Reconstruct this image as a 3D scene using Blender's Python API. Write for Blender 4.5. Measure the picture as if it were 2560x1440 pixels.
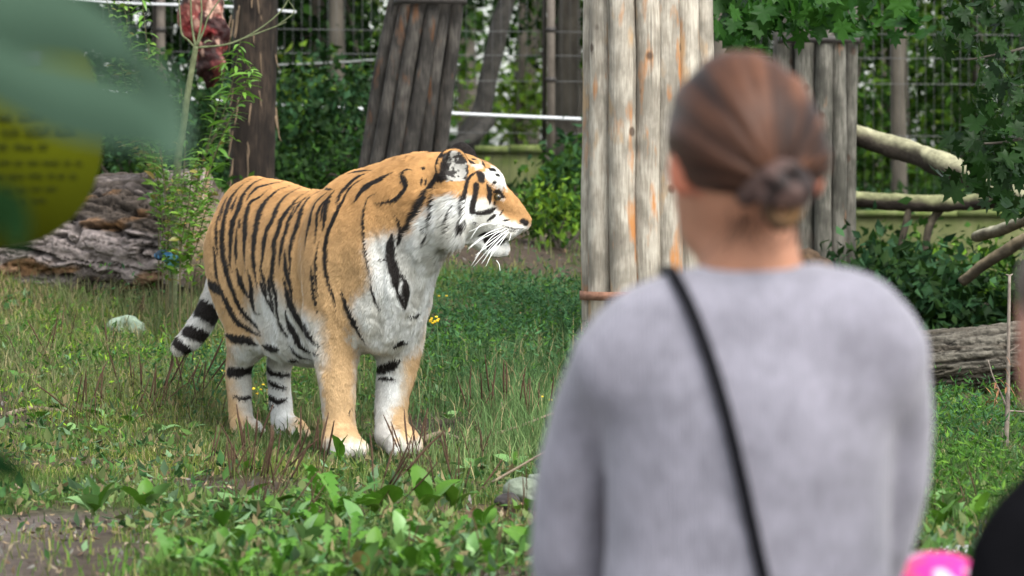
import bpy, math
import numpy as np
from mathutils import Vector, Matrix
from mathutils.bvhtree import BVHTree

ONLY = ''
rng = np.random.default_rng(7)
SC = bpy.context.scene
for o in list(bpy.data.objects):
    bpy.data.objects.remove(o)
COL = SC.collection

# ------------------------------------------------------------------ camera, sky, sun, exposure
CAMZ = 0.986          # eye height above the tiger's ground
FPX = 9600.0          # 135 mm lens, in pixels of the 2560 px wide photograph
cam = bpy.data.cameras.new('camera')
camo = bpy.data.objects.new('camera', cam)
COL.objects.link(camo)
camo.location = (0, 0, CAMZ)
camo.rotation_euler = (math.radians(90), 0, 0)
cam.sensor_width = 36.0
cam.lens = 135.0
cam.shift_y = -290.0 / 2560.0
cam.clip_start = 0.1
cam.clip_end = 600.0
cam.dof.use_dof = True
cam.dof.focus_distance = 13.25
cam.dof.aperture_fstop = 5.4
SC.camera = camo

W = bpy.data.worlds.new('World')
SC.world = W
W.use_nodes = True
nt = W.node_tree
sky = nt.nodes.new('ShaderNodeTexSky')
sky.sky_type = 'NISHITA'
sky.sun_disc = False
SUN_EL, SUN_AZ = math.radians(52), math.radians(145)   # azimuth clockwise from +Y (the view direction): behind, to the right
sky.sun_elevation = SUN_EL
sky.sun_rotation = SUN_AZ
sky.air_density = 1.0
sky.dust_density = 2.5
sky.ozone_density = 0.0
bgn = nt.nodes['Background']
bgn.inputs['Strength'].default_value = 0.15
hsv = nt.nodes.new('ShaderNodeHueSaturation')   # a clouded sky: the same brightness, little blue
hsv.inputs['Saturation'].default_value = .30
nt.links.new(sky.outputs[0], hsv.inputs['Color'])
nt.links.new(hsv.outputs[0], bgn.inputs['Color'])

sl = bpy.data.lights.new('sun', 'SUN')
sl.energy = 1.25
sl.angle = math.radians(28)
sl.color = (1.0, 0.965, 0.92)
slo = bpy.data.objects.new('sun', sl)
COL.objects.link(slo)
sd = Vector((math.sin(SUN_AZ) * math.cos(SUN_EL), math.cos(SUN_AZ) * math.cos(SUN_EL), math.sin(SUN_EL)))
slo.rotation_euler = sd.to_track_quat('Z', 'Y').to_euler()
slo.location = sd * 60

SC.view_settings.view_transform = 'Standard'
SC.view_settings.look = 'None'
SC.view_settings.gamma = 1.0
SC.view_settings.use_curve_mapping = False
SC.view_settings.exposure = 1.66
SC.render.engine = 'CYCLES'
SC.cycles.max_bounces = 6
SC.cycles.transparent_max_bounces = 12
SC.cycles.use_denoising = True

# ------------------------------------------------------------------ helpers
def P(px, py, d):
    """Point of the place that the photograph shows at (px, py), d metres away."""
    return np.array([(px - 1280.0) * d / FPX, d, CAMZ - (py - 430.0) * d / FPX])

def nrm(v):
    v = np.asarray(v, float)
    return v / np.linalg.norm(v)

def _hash(i, j, k, seed):
    n = (i * 374761393 + j * 668265263 + k * 2147483647 * 3 + seed * 1274126177) & 0xffffffff
    n = ((n ^ (n >> 13)) * 1274126177) & 0xffffffff
    n = (n ^ (n >> 16)) & 0xffffffff
    n = ((n * 2246822519) & 0xffffffff)
    return ((n ^ (n >> 15)) & 0xffff) / 65535.0

def vnoise(p, seed=0):
    p = np.asarray(p, float)
    f = np.floor(p)
    t = p - f
    t = t * t * (3 - 2 * t)
    i = f.astype(np.int64)
    r = 0
    for a in (0, 1):
        for b in (0, 1):
            for c in (0, 1):
                w = (t[..., 0] if a else 1 - t[..., 0]) * (t[..., 1] if b else 1 - t[..., 1]) * (t[..., 2] if c else 1 - t[..., 2])
                r = r + w * _hash(i[..., 0] + a, i[..., 1] + b, i[..., 2] + c, seed)
    return r

def fbm(p, seed=0, oct=4):
    p = np.asarray(p, float)
    s, a, r = 0, .5, 0
    for o in range(oct):
        r = r + a * vnoise(p * (2.03 ** o), seed + o * 17)
        s += a
        a *= .5
    return r / s

def sstep(a, b, x):
    t = np.clip((x - a) / (b - a), 0, 1)
    return t * t * (3 - 2 * t)

ORG = {}
def empty(name, loc):
    o = bpy.data.objects.new(name, None)
    o.empty_display_size = .1
    COL.objects.link(o)
    o.location = loc
    ORG[o.name] = np.array(loc, float)
    return o

def tag(o, label=None, cat=None, group=None, kind=None):
    if label: o['label'] = label
    if cat: o['category'] = cat
    if group: o['group'] = group
    if kind: o['kind'] = kind
    return o

def mesh_data(name, V, F, mats, smooth=True, col=None, uv=None):
    """F: array (n,3) / (n,4), or a list of such arrays."""
    V = np.asarray(V, np.float32)
    Fs = F if isinstance(F, list) else [F]
    Fs = [np.asarray(f, np.int32) for f in Fs if len(f)]
    me = bpy.data.meshes.new(name)
    me.vertices.add(len(V))
    me.vertices.foreach_set('co', V.ravel())
    loops = np.concatenate([f.ravel() for f in Fs])
    tot = np.concatenate([np.full(len(f), f.shape[1], np.int32) for f in Fs])
    start = np.concatenate([[0], np.cumsum(tot)[:-1]]).astype(np.int32)
    me.loops.add(len(loops))
    me.loops.foreach_set('vertex_index', loops.astype(np.int32))
    me.polygons.add(len(tot))
    me.polygons.foreach_set('loop_start', start)
    me.polygons.foreach_set('loop_total', tot)
    if smooth:
        me.polygons.foreach_set('use_smooth', np.ones(len(tot), bool))
    me.update(calc_edges=True)
    if col is not None:
        c = np.ones((len(V), 4), np.float32)
        c[:, :3] = col
        at = me.attributes.new('col', 'FLOAT_COLOR', 'POINT')
        at.data.foreach_set('color', c.ravel())
    for m in (mats if isinstance(mats, (list, tuple)) else [mats]):
        me.materials.append(m)
    return me

def mk(name, V, F, mat, parent=None, smooth=True, col=None):
    """One mesh object from world-space vertices."""
    V = np.asarray(V, float)
    if parent is not None:
        org = ORG[parent.name]
    else:
        lo, hi = V.min(0), V.max(0)
        org = np.array([(lo[0] + hi[0]) / 2, (lo[1] + hi[1]) / 2, lo[2]])
    me = mesh_data(name, V - org, F, mat, smooth, col)
    o = bpy.data.objects.new(name, me)
    COL.objects.link(o)
    if parent is not None:
        o.parent = parent
    else:
        o.location = org
    ORG[o.name] = org
    return o

def inst(name, me, parent, mat4):
    """An object that shares mesh data; mat4 is in the parent's space."""
    o = bpy.data.objects.new(name, me)
    COL.objects.link(o)
    o.parent = parent
    o.matrix_basis = mat4
    return o

def catmull(pts, n):
    pts = np.asarray(pts, float)
    m = len(pts)
    if m < 3:
        t = np.linspace(0, 1, n * (m - 1) + 1)[:, None]
        return pts[0] * (1 - t) + pts[-1] * t
    ext = np.vstack([2 * pts[0] - pts[1], pts, 2 * pts[-1] - pts[-2]])
    out = []
    for i in range(m - 1):
        p0, p1, p2, p3 = ext[i:i + 4]
        for t in np.arange(n) / n:
            out.append(.5 * ((2 * p1) + (-p0 + p2) * t + (2 * p0 - 5 * p1 + 4 * p2 - p3) * t * t + (-p0 + 3 * p1 - 3 * p2 + p3) * t ** 3))
    out.append(pts[-1])
    return np.array(out)

def tube(pts, rad, sides=8, caps=True, n=4, wob=0, seed=0):
    """Tapered tube along a smoothed path; returns V, [F4, F3]."""
    pts = np.asarray(pts, float)
    rad = np.broadcast_to(np.asarray(rad, float), (len(pts),))
    q = catmull(np.hstack([pts, rad[:, None]]), n)
    c, r = q[:, :3], np.maximum(q[:, 3], 1e-4)
    m = len(c)
    tg = np.gradient(c, axis=0)
    tg /= np.linalg.norm(tg, axis=1)[:, None] + 1e-12
    up = np.array([0, 0, 1.0]) if abs(tg[0][2]) < .9 else np.array([1.0, 0, 0])
    V = []
    a = np.arange(sides) * 2 * math.pi / sides
    sv = nrm(np.cross(tg[0], up))
    for i in range(m):
        sv = sv - tg[i] * np.dot(sv, tg[i])
        sv = sv / (np.linalg.norm(sv) + 1e-12)
        uv = np.cross(tg[i], sv)
        ri = r[i] * np.ones(sides)
        V.append(c[i] + ri[:, None] * (np.cos(a)[:, None] * sv + np.sin(a)[:, None] * uv))
    V = np.concatenate(V)
    if wob:
        V = V + wob * (np.stack([fbm(V * 14, seed), fbm(V * 14, seed + 5), fbm(V * 14, seed + 9)], 1) - .5) * 2
    i = np.arange(m - 1)[:, None] * sides
    j = np.arange(sides)[None, :]
    j2 = (j + 1) % sides
    F = np.stack([i + j, i + j2, i + sides + j2, i + sides + j], -1).reshape(-1, 4)
    T = []
    if caps:
        V = np.vstack([V, c[0], c[-1]])
        a0, a1 = m * sides, m * sides + 1
        jj = np.arange(sides)
        T = np.concatenate([np.stack([jj * 0 + a0, (jj + 1) % sides, jj], 1), np.stack([jj * 0 + a1, (m - 1) * sides + jj, (m - 1) * sides + (jj + 1) % sides], 1)])
    return V, [F, np.asarray(T).reshape(-1, 3)]

def join(parts):
    """[(V, [F...]), ...] -> V, [F...] (one mesh)."""
    Vs, Fs, n = [], {}, 0
    for V, F in parts:
        for f in (F if isinstance(F, list) else [F]):
            f = np.asarray(f)
            if len(f):
                Fs.setdefault(f.shape[1], []).append(f + n)
        Vs.append(V)
        n += len(V)
    return np.concatenate(Vs), [np.concatenate(v) for v in Fs.values()]

def box(lo, hi, bev=0.0):
    lo, hi = np.asarray(lo, float), np.asarray(hi, float)
    V = np.array([[x, y, z] for x in (0, 1) for y in (0, 1) for z in (0, 1)], float) * (hi - lo) + lo
    F = np.array([[0, 1, 3, 2], [4, 6, 7, 5], [0, 4, 5, 1], [2, 3, 7, 6], [0, 2, 6, 4], [1, 5, 7, 3]])
    return V, [F]

# ---- materials
def new_mat(name):
    m = bpy.data.materials.new(name)
    m.use_nodes = True
    return m, m.node_tree, m.node_tree.nodes['Principled BSDF']

def attr_mat(name, rough=.85, trans=0.0, var=.25, vscale=40, bump=0.0, bscale=120, spec=.3, rand=0.0, stretch=None):
    """Colour from the mesh's own colour attribute, broken up by noise."""
    m, t, b = new_mat(name)
    N, L = t.nodes, t.links
    at = N.new('ShaderNodeAttribute'); at.attribute_name = 'col'
    tc = N.new('ShaderNodeTexCoord')
    mp = N.new('ShaderNodeMapping')
    if stretch: mp.inputs['Scale'].default_value = stretch
    L.new(tc.outputs['Object'], mp.inputs[0])
    nz = N.new('ShaderNodeTexNoise'); nz.inputs['Scale'].default_value = vscale; nz.inputs['Detail'].default_value = 4
    L.new(mp.outputs[0], nz.inputs['Vector'])
    mr = N.new('ShaderNodeMapRange')
    mr.inputs[1].default_value = .3; mr.inputs[2].default_value = .7
    mr.inputs[3].default_value = 1 - var; mr.inputs[4].default_value = 1 + var
    L.new(nz.outputs[0], mr.inputs[0])
    mx = N.new('ShaderNodeVectorMath'); mx.operation = 'SCALE'
    L.new(at.outputs['Color'], mx.inputs[0]); L.new(mr.outputs[0], mx.inputs['Scale'])
    L.new(mx.outputs[0], b.inputs['Base Color'])
    b.inputs['Roughness'].default_value = rough
    b.inputs['Specular IOR Level'].default_value = spec
    if bump:
        n2 = N.new('ShaderNodeTexNoise'); n2.inputs['Scale'].default_value = bscale; n2.inputs['Detail'].default_value = 5
        L.new(mp.outputs[0], n2.inputs['Vector'])
        bp = N.new('ShaderNodeBump'); bp.inputs['Strength'].default_value = bump; bp.inputs['Distance'].default_value = .01
        L.new(n2.outputs[0], bp.inputs['Height']); L.new(bp.outputs[0], b.inputs['Normal'])
    if trans:
        tr = N.new('ShaderNodeBsdfTranslucent'); mix = N.new('ShaderNodeMixShader')
        L.new(mx.outputs[0], tr.inputs['Color'])
        mix.inputs[0].default_value = trans
        out = N['Material Output']
        L.new(b.outputs[0], mix.inputs[1]); L.new(tr.outputs[0], mix.inputs[2]); L.new(mix.outputs[0], out.inputs[0])
    return m

def leaf_mat(name, c1, c2, rough=.45, trans=.25, spec=.4, veins=0.0):
    """Leaf colour that differs from one leaf object to the next."""
    m, t, b = new_mat(name)
    N, L = t.nodes, t.links
    oi = N.new('ShaderNodeObjectInfo')
    tc = N.new('ShaderNodeTexCoord')
    nz = N.new('ShaderNodeTexNoise'); nz.inputs['Scale'].default_value = 6; nz.inputs['Detail'].default_value = 4
    L.new(tc.outputs['Object'], nz.inputs['Vector'])
    ad = N.new('ShaderNodeMath'); ad.operation = 'MULTIPLY_ADD'
    L.new(nz.outputs[0], ad.inputs[0]); ad.inputs[1].default_value = .5
    L.new(oi.outputs['Random'], ad.inputs[2])
    sb = N.new('ShaderNodeMath'); sb.operation = 'SUBTRACT'; sb.use_clamp = True
    L.new(ad.outputs[0], sb.inputs[0]); sb.inputs[1].default_value = .25
    mx = N.new('ShaderNodeMix'); mx.data_type = 'RGBA'
    L.new(sb.outputs[0], mx.inputs[0])
    mx.inputs[6].default_value = (*c1, 1); mx.inputs[7].default_value = (*c2, 1)
    L.new(mx.outputs[2], b.inputs['Base Color'])
    b.inputs['Roughness'].default_value = rough
    b.inputs['Specular IOR Level'].default_value = spec
    tr = N.new('ShaderNodeBsdfTranslucent'); mix = N.new('ShaderNodeMixShader')
    L.new(mx.outputs[2], tr.inputs['Color'])
    mix.inputs[0].default_value = trans
    out = N['Material Output']
    L.new(b.outputs[0], mix.inputs[1]); L.new(tr.outputs[0], mix.inputs[2]); L.new(mix.outputs[0], out.inputs[0])
    return m

def plain_mat(name, c, rough=.7, spec=.3, metal=0, var=.15, vscale=30, bump=0, bscale=100, stretch=None, c2=None, lo=.35, hi=.65):
    m, t, b = new_mat(name)
    N, L = t.nodes, t.links
    tc = N.new('ShaderNodeTexCoord'); mp = N.new('ShaderNodeMapping')
    if stretch: mp.inputs['Scale'].default_value = stretch
    L.new(tc.outputs['Object'], mp.inputs[0])
    nz = N.new('ShaderNodeTexNoise'); nz.inputs['Scale'].default_value = vscale; nz.inputs['Detail'].default_value = 5
    L.new(mp.outputs[0], nz.inputs['Vector'])
    r = N.new('ShaderNodeValToRGB')
    c = np.array(c)
    d = np.array(c2) if c2 is not None else c * (1 + var)
    a = c if c2 is not None else c * (1 - var)
    r.color_ramp.elements[0].position = lo; r.color_ramp.elements[1].position = hi
    r.color_ramp.elements[0].color = (*a, 1); r.color_ramp.elements[1].color = (*d, 1)
    L.new(nz.outputs[0], r.inputs[0]); L.new(r.outputs[0], b.inputs['Base Color'])
    b.inputs['Roughness'].default_value = rough; b.inputs['Specular IOR Level'].default_value = spec; b.inputs['Metallic'].default_value = metal
    if bump:
        n2 = N.new('ShaderNodeTexNoise'); n2.inputs['Scale'].default_value = bscale; n2.inputs['Detail'].default_value = 5
        L.new(mp.outputs[0], n2.inputs['Vector'])
        bp = N.new('ShaderNodeBump'); bp.inputs['Strength'].default_value = bump; bp.inputs['Distance'].default_value = .01
        L.new(n2.outputs[0], bp.inputs['Height']); L.new(bp.outputs[0], b.inputs['Normal'])
    return m

# ---- implicit surfaces: rounded lofts and ellipsoids blended into one continuous skin
def loft(stations, up=(0, 0, 1), k=.04, n=2, sub=False):
    st = np.array([[*p, a, b] for p, a, b in stations], float)
    if n > 1 and len(st) > 2:
        st = catmull(st, n)
    return dict(t='loft', s=st, up=np.array(up, float), k=k, sub=sub)

def ell(c, r, ax=None, k=.03, sub=False):
    r = np.broadcast_to(np.array(r, float), (3,)).copy()
    return dict(t='ell', c=np.array(c, float), r=r, ax=np.eye(3) if ax is None else np.array(ax, float), k=k, sub=sub)

def smin(a, b, k):
    h = np.clip(.5 + .5 * (a - b) / k, 0, 1)
    return a * (1 - h) + b * h - k * h * (1 - h)

def sdf_mesh(prims, h, R=None):
    R = np.eye(3) if R is None else np.array(R, float)   # rows: grid axes in world space
    los, his = [], []
    for p in prims:
        if p['t'] == 'loft':
            q = p['s'][:, :3] @ R.T
            r = p['s'][:, 3:].max(1)
            rmin = p['s'][:, 3:].min()
            p['q'] = q
            lo, hi = (q - r[:, None]).min(0), (q + r[:, None]).max(0)
            ratio = min(r.max() / max(rmin, 1e-3), 3)
        else:
            q = R @ p['c']; p['q'] = q
            r = p['r'].max()
            lo, hi = q - r, q + r
            ratio = min(r / p['r'].min(), 3)
        pad = p['k'] * ratio + 2 * h
        p['lo'], p['hi'] = lo - pad, hi + pad
        if not p['sub']:
            los.append(lo - 3 * h); his.append(hi + 3 * h)
    lo, hi = np.min(los, 0), np.max(his, 0)
    dims = np.ceil((hi - lo) / h).astype(int) + 1
    ax = [lo[i] + h * np.arange(dims[i]) for i in range(3)]
    D = np.full(dims, .2, np.float32)
    for p in prims:
        i0 = np.maximum(np.floor((p['lo'] - lo) / h).astype(int), 0)
        i1 = np.minimum(np.ceil((p['hi'] - lo) / h).astype(int) + 1, dims)
        if np.any(i1 <= i0): continue
        sl = tuple(slice(a, b) for a, b in zip(i0, i1))
        X = ax[0][sl[0]].astype(np.float32)[:, None, None]
        Y = ax[1][sl[1]].astype(np.float32)[None, :, None]
        Z = ax[2][sl[2]].astype(np.float32)[None, None, :]
        if p['t'] == 'ell':
            A = p['ax'] @ R.T
            dx, dy, dz = X - p['q'][0], Y - p['q'][1], Z - p['q'][2]
            kk = 0
            for i in range(3):
                kk = kk + ((dx * A[i, 0] + dy * A[i, 1] + dz * A[i, 2]) / p['r'][i]) ** 2
            d = (np.sqrt(kk) - 1) * p['r'].min()
        else:
            q, s, up = p['q'], p['s'], R @ p['up']
            d = None
            for i in range(len(q) - 1):
                a, e = q[i], q[i + 1] - q[i]
                L = np.linalg.norm(e)
                if L < 1e-6: continue
                e = e / L
                sv = np.cross(e, up); sv /= np.linalg.norm(sv) + 1e-9
                uv = np.cross(sv, e)
                dx, dy, dz = X - a[0], Y - a[1], Z - a[2]
                ee = dx * e[0] + dy * e[1] + dz * e[2]
                t = np.clip(ee / L, 0, 1)
                ra = s[i, 3] * (1 - t) + s[i + 1, 3] * t
                rb = s[i, 4] * (1 - t) + s[i + 1, 4] * t
                ov = ee - t * L
                kk = ((dx * sv[0] + dy * sv[1] + dz * sv[2]) / ra) ** 2 + ((dx * uv[0] + dy * uv[1] + dz * uv[2]) / rb) ** 2 + (ov / ((ra + rb) / 2)) ** 2
                di = (np.sqrt(kk) - 1) * np.minimum(ra, rb)
                d = di if d is None else np.minimum(d, di)
        if p['sub']:
            D[sl] = -smin(-D[sl], d, p['k'])
        else:
            D[sl] = smin(D[sl], d, p['k'])
    # surface nets
    S = D < 0
    nx, ny, nz = dims
    c = [S[i:nx - 1 + i, j:ny - 1 + j, k:nz - 1 + k] for i in (0, 1) for j in (0, 1) for k in (0, 1)]
    anyc = np.zeros_like(c[0]); allc = np.ones_like(c[0])
    for x in c:
        anyc |= x; allc &= x
    act = anyc & ~allc
    I = np.argwhere(act)
    ids = np.full(act.shape, -1, np.int32)
    ids[act] = np.arange(len(I))
    cor = np.array([(i, j, k) for i in (0, 1) for j in (0, 1) for k in (0, 1)])
    vals = np.stack([D[I[:, 0] + a, I[:, 1] + b, I[:, 2] + cc] for a, b, cc in cor], 1)
    acc = np.zeros((len(I), 3)); cnt = np.zeros(len(I))
    for a in range(8):
        for b in range(a + 1, 8):
            if np.abs(cor[a] - cor[b]).sum() != 1: continue
            va, vb = vals[:, a], vals[:, b]
            m = (va < 0) != (vb < 0)
            t = np.where(m, va / np.where(m, va - vb, 1), 0)[:, None]
            acc += m[:, None] * (cor[a] + t * (cor[b] - cor[a])); cnt += m
    V = lo + h * (I + acc / cnt[:, None])
    F = []
    for axis in range(3):
        sa = [slice(1, -1)] * 3; sb = [slice(1, -1)] * 3
        sa[axis] = slice(0, dims[axis] - 1); sb[axis] = slice(1, dims[axis])
        A, B = S[tuple(sa)], S[tuple(sb)]
        o1, o2 = [(1, 2), (2, 0), (0, 1)][axis]
        for inside, flip in ((A & ~B, False), (~A & B, True)):
            E = np.argwhere(inside)
            if not len(E): continue
            E = E + 1; E[:, axis] -= 1
            def cid(d1, d2):
                e = E.copy(); e[:, o1] -= d1; e[:, o2] -= d2
                return ids[e[:, 0], e[:, 1], e[:, 2]]
            q = np.stack([cid(1, 1), cid(0, 1), cid(0, 0), cid(1, 0)], 1)
            F.append(q[:, ::-1] if flip else q)
    F = np.concatenate(F)
    F = F[(F >= 0).all(1)]
    if np.linalg.det(R) < 0: F = F[:, ::-1]
    return (V @ R), F

def lap(V, F, it=2, w=.5):
    e = np.concatenate([F[:, [0, 1]], F[:, [1, 2]], F[:, [2, 3]], F[:, [3, 0]]])
    for _ in range(it):
        acc = np.zeros_like(V); cnt = np.zeros(len(V))
        np.add.at(acc, e[:, 0], V[e[:, 1]]); np.add.at(acc, e[:, 1], V[e[:, 0]])
        np.add.at(cnt, e[:, 0], 1); np.add.at(cnt, e[:, 1], 1)
        V = V * (1 - w) + w * acc / np.maximum(cnt, 1)[:, None]
    return V

def subdiv(V, F):
    """One smooth subdivision of an all-quad mesh; returns V, F (quads)."""
    me = mesh_data('temporary', V, F, [])
    o = bpy.data.objects.new('temporary', me)
    COL.objects.link(o)
    md = o.modifiers.new('s', 'SUBSURF'); md.levels = 1; md.render_levels = 1
    dg = bpy.context.evaluated_depsgraph_get()
    ev = o.evaluated_get(dg)
    m2 = bpy.data.meshes.new_from_object(ev)
    V2 = np.empty(len(m2.vertices) * 3, np.float32); m2.vertices.foreach_get('co', V2)
    F2 = np.empty(len(m2.loops), np.int32); m2.loops.foreach_get('vertex_index', F2)
    bpy.data.objects.remove(o); bpy.data.meshes.remove(me); bpy.data.meshes.remove(m2)
    return V2.reshape(-1, 3).astype(float), F2.reshape(-1, 4)

def vnormals(V, F):
    n = np.cross(V[F[:, 2]] - V[F[:, 0]], V[F[:, 3 if F.shape[1] == 4 else 1]] - V[F[:, 1 if F.shape[1] == 4 else 0]])
    if F.shape[1] == 3:
        n = np.cross(V[F[:, 1]] - V[F[:, 0]], V[F[:, 2]] - V[F[:, 0]])
    N = np.zeros_like(V)
    for i in range(F.shape[1]):
        np.add.at(N, F[:, i], n)
    return N / (np.linalg.norm(N, axis=1)[:, None] + 1e-12)

def to_px(V):
    return np.stack([1280 + V[:, 0] * FPX / V[:, 1], 430 + (CAMZ - V[:, 2]) * FPX / V[:, 1]], 1)

def inpoly(p, poly):
    """Signed distance in pixels, positive inside."""
    poly = np.asarray(poly, float)
    x, y = p[:, 0], p[:, 1]
    inside = np.zeros(len(p), bool)
    best = np.full(len(p), 1e9)
    n = len(poly)
    for i in range(n):
        a, b = poly[i], poly[(i + 1) % n]
        cr = ((a[1] > y) != (b[1] > y))
        xi = (b[0] - a[0]) * (y - a[1]) / ((b[1] - a[1]) if b[1] != a[1] else 1e-9) + a[0]
        inside ^= cr & (x < xi)
        e = b - a
        t = np.clip(((p - a) @ e) / (e @ e + 1e-9), 0, 1)
        best = np.minimum(best, np.linalg.norm(p - a - t[:, None] * e, axis=1))
    return np.where(inside, best, -best)
# ------------------------------------------------------------------ ground
_ctl = [(900, 1142, 13.33), (650, 1105, 14.2), (300, 1100, 13.6), (100, 900, 15.6), (450, 900, 16.0), (250, 748, 17.3), (1300, 900, 15.5),
        (1200, 1050, 13.9), (1300, 720, 18), (1380, 600, 20.5), (1385, 482, 24.5), (2440, 985, 15.2), (2440, 1200, 12.3), (2400, 770, 20), (2400, 722, 24),
        (600, 520, 20), (1900, 900, 15.5), (1030, 1140, 13.3), (0, 1000, 14.4), (700, 900, 16.2)]
_G = [(P(*c)[0], c[2], P(*c)[2]) for c in _ctl]
for x in (-4, -1.3, 0, 1.3, 4):
    _G += [(x, 9.4, 0), (x, 7.0, 0), (x, 11.4, 0.0)]
_G += [(-8, 14, .1), (8, 14, .1), (-8, 24, .8), (8, 24, .3), (-10, 40, .75), (0, 40, .8), (10, 40, .55), (0, 34, .85), (-30, 60, .8), (30, 60, .7), (0, 80, .8), (-60, 120, .8), (60, 120, .8)]
_G = np.array(_G)
_A = np.linalg.norm(_G[:, None, :2] - _G[None, :, :2], axis=2)
_w = np.linalg.solve(np.block([[_A, np.ones((len(_G), 1))], [np.ones((1, len(_G))), np.zeros((1, 1))]]), np.append(_G[:, 2], 0))

def ground(x, y):
    x, y = np.broadcast_arrays(np.asarray(x, float), np.asarray(y, float))
    sh = x.shape
    q = np.stack([x.ravel(), y.ravel()], 1)
    z = np.empty(len(q))
    for i in range(0, len(q), 20000):
        z[i:i + 20000] = np.linalg.norm(q[i:i + 20000, None] - _G[None, :, :2], axis=2) @ _w[:-1] + _w[-1]
    return np.clip(z.reshape(sh), -.06, 1.05)

def dirt_mask(x, y):
    """1 where the soil lies bare."""
    p = np.stack([x, y, 0 * x], -1)
    n = fbm(p * 3.0, 77) - .5
    def blob(px, py, d, rx, ry, s=.35):
        c = P(px, py, d)
        q = np.sqrt(((x - c[0]) / rx) ** 2 + ((y - c[1]) / ry) ** 2) + n * 1.1
        return sstep(1 + s, 1 - s, q)
    m = np.maximum(blob(90, 1330, 10.6, .34, .85), blob(40, 1420, 9.7, .36, .9))
    m = np.maximum(m, blob(640, 1210, 12.1, .48, .42))
    m = np.maximum(m, blob(1170, 1070, 13.9, .36, .7))
    m = np.maximum(m, blob(1280, 1285, 11.0, .27, .5))
    m = np.maximum(m, blob(1350, 620, 20.3, .9, 1.9))
    m = np.maximum(m, blob(890, 1160, 13.1, .30, .25) * .7)
    m = np.maximum(m, blob(330, 1190, 12.7, .25, .2) * .7)
    m = np.maximum(m, blob(1150, 1340, 10.4, .2, .2) * .6)
    sp = fbm(p * 1.5 + 40, 78, 3)
    m = np.maximum(m, sstep(.60, .68, sp) * .85)
    return m

def build_ground():
    ys = np.concatenate([np.arange(6.4, 8.5, .15), np.arange(8.5, 22, .06), np.arange(22, 30, .25), np.geomspace(30, 320, 26)])
    xs = np.concatenate([-np.geomspace(160, 4.6, 22), np.arange(-4.5, 4.5001, .06), np.geomspace(4.6, 160, 22)])
    X, Y = np.meshgrid(xs, ys)
    Z = ground(X, Y)
    p = np.stack([X, Y, 0 * X], -1)
    Z = Z + (fbm(p * 2.2, 9) - .5) * .05 + (fbm(p * 9, 19, 3) - .5) * .02
    dm = dirt_mask(X, Y)
    Z = Z - dm * .012 + dm * (fbm(p * 22, 29, 3) - .5) * .02
    n1 = fbm(p * 1.7, 4)[..., None]; n2 = fbm(p * 7, 5)[..., None]
    soil = np.array([.048, .035, .026]); moss = np.array([.040, .055, .014]); dry = np.array([.10, .08, .045]); path = np.array([.085, .068, .060])
    C = moss * (1 - sstep(.4, .6, n2)) + dry * .6 * sstep(.4, .6, n2)
    pm = sstep(-.2, -.8, X - (-.75))[..., None] * sstep(12.2, 11.2, Y)[..., None]
    bare = soil * (1 - pm) + path * pm
    strawm = (np.exp(-(((X - P(1290, 1285, 11.1)[0]) / .35) ** 2 + ((Y - 11.0) / .6) ** 2)))[..., None]
    bare = bare * (1 - strawm) + np.array([.13, .083, .05]) * strawm
    C = C * (1 - dm[..., None]) + bare * dm[..., None]
    C = C * (.75 + .5 * n1)
    ny, nx = X.shape
    i = np.arange(ny - 1)[:, None] * nx; j = np.arange(nx - 1)[None]
    F = np.stack([i + j, i + j + 1, i + nx + j + 1, i + nx + j], -1).reshape(-1, 4)
    V = np.stack([X, Y, Z], -1).reshape(-1, 3)
    m = attr_mat('soil', rough=.95, var=.35, vscale=35, bump=.6, bscale=60, spec=.1)
    o = mk('ground', V, F, m, col=C.reshape(-1, 3))
    tag(o, 'grassy woodland ground with bare soil patches', None, None, 'structure')
    # visitors' path, lower, in front of the glass, and the low wall that holds the glass
    pv, pf = box((-12, -14, -.76), (12, 6.18, -.56))
    o = mk('visitor_path', pv, pf, plain_mat('path_paving', (.22, .21, .20), rough=.9, vscale=9, bump=.3), smooth=False)
    tag(o, 'grey visitor path in front of the enclosure', None, None, 'structure')
    pv, pf = box((-12, 6.182, -.8), (12, 6.398, .20))
    o = mk('retaining_wall', pv, pf, plain_mat('wall_concrete', (.3, .29, .27), rough=.9, vscale=7, bump=.3), smooth=False)
    tag(o, 'low concrete wall below the glass', None, None, 'structure')
    gm, t, b = new_mat('clear_glass')
    tr = t.nodes.new('ShaderNodeBsdfTransparent'); tr.inputs[0].default_value = (.965, .98, .97, 1)
    t.links.new(tr.outputs[0], t.nodes['Material Output'].inputs[0])
    pv, pf = box((-6, 6.283, .202), (6, 6.293, 2.9))
    o = mk('glass_pane', pv, pf, gm, smooth=False)
    tag(o, 'clear glass viewing pane between the visitors and the tiger', 'glass pane')

if not ONLY or 'ground' in ONLY:
    build_ground()

def on_ground(px, d):
    x = (px - 1280) * d / FPX
    return np.array([x, d, float(ground(x, d))])

def place(px, py, dmin=8.6, dmax=34):
    """Where the line of sight through (px, py) meets the ground."""
    ds = np.linspace(dmin, dmax, 500)
    x = (px - 1280) * ds / FPX
    g = ground(x, ds)
    z = CAMZ - (py - 430) * ds / FPX
    k = np.where(z <= g)[0]
    d = ds[k[0]] if len(k) else dmax
    return on_ground(px, d)
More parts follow.
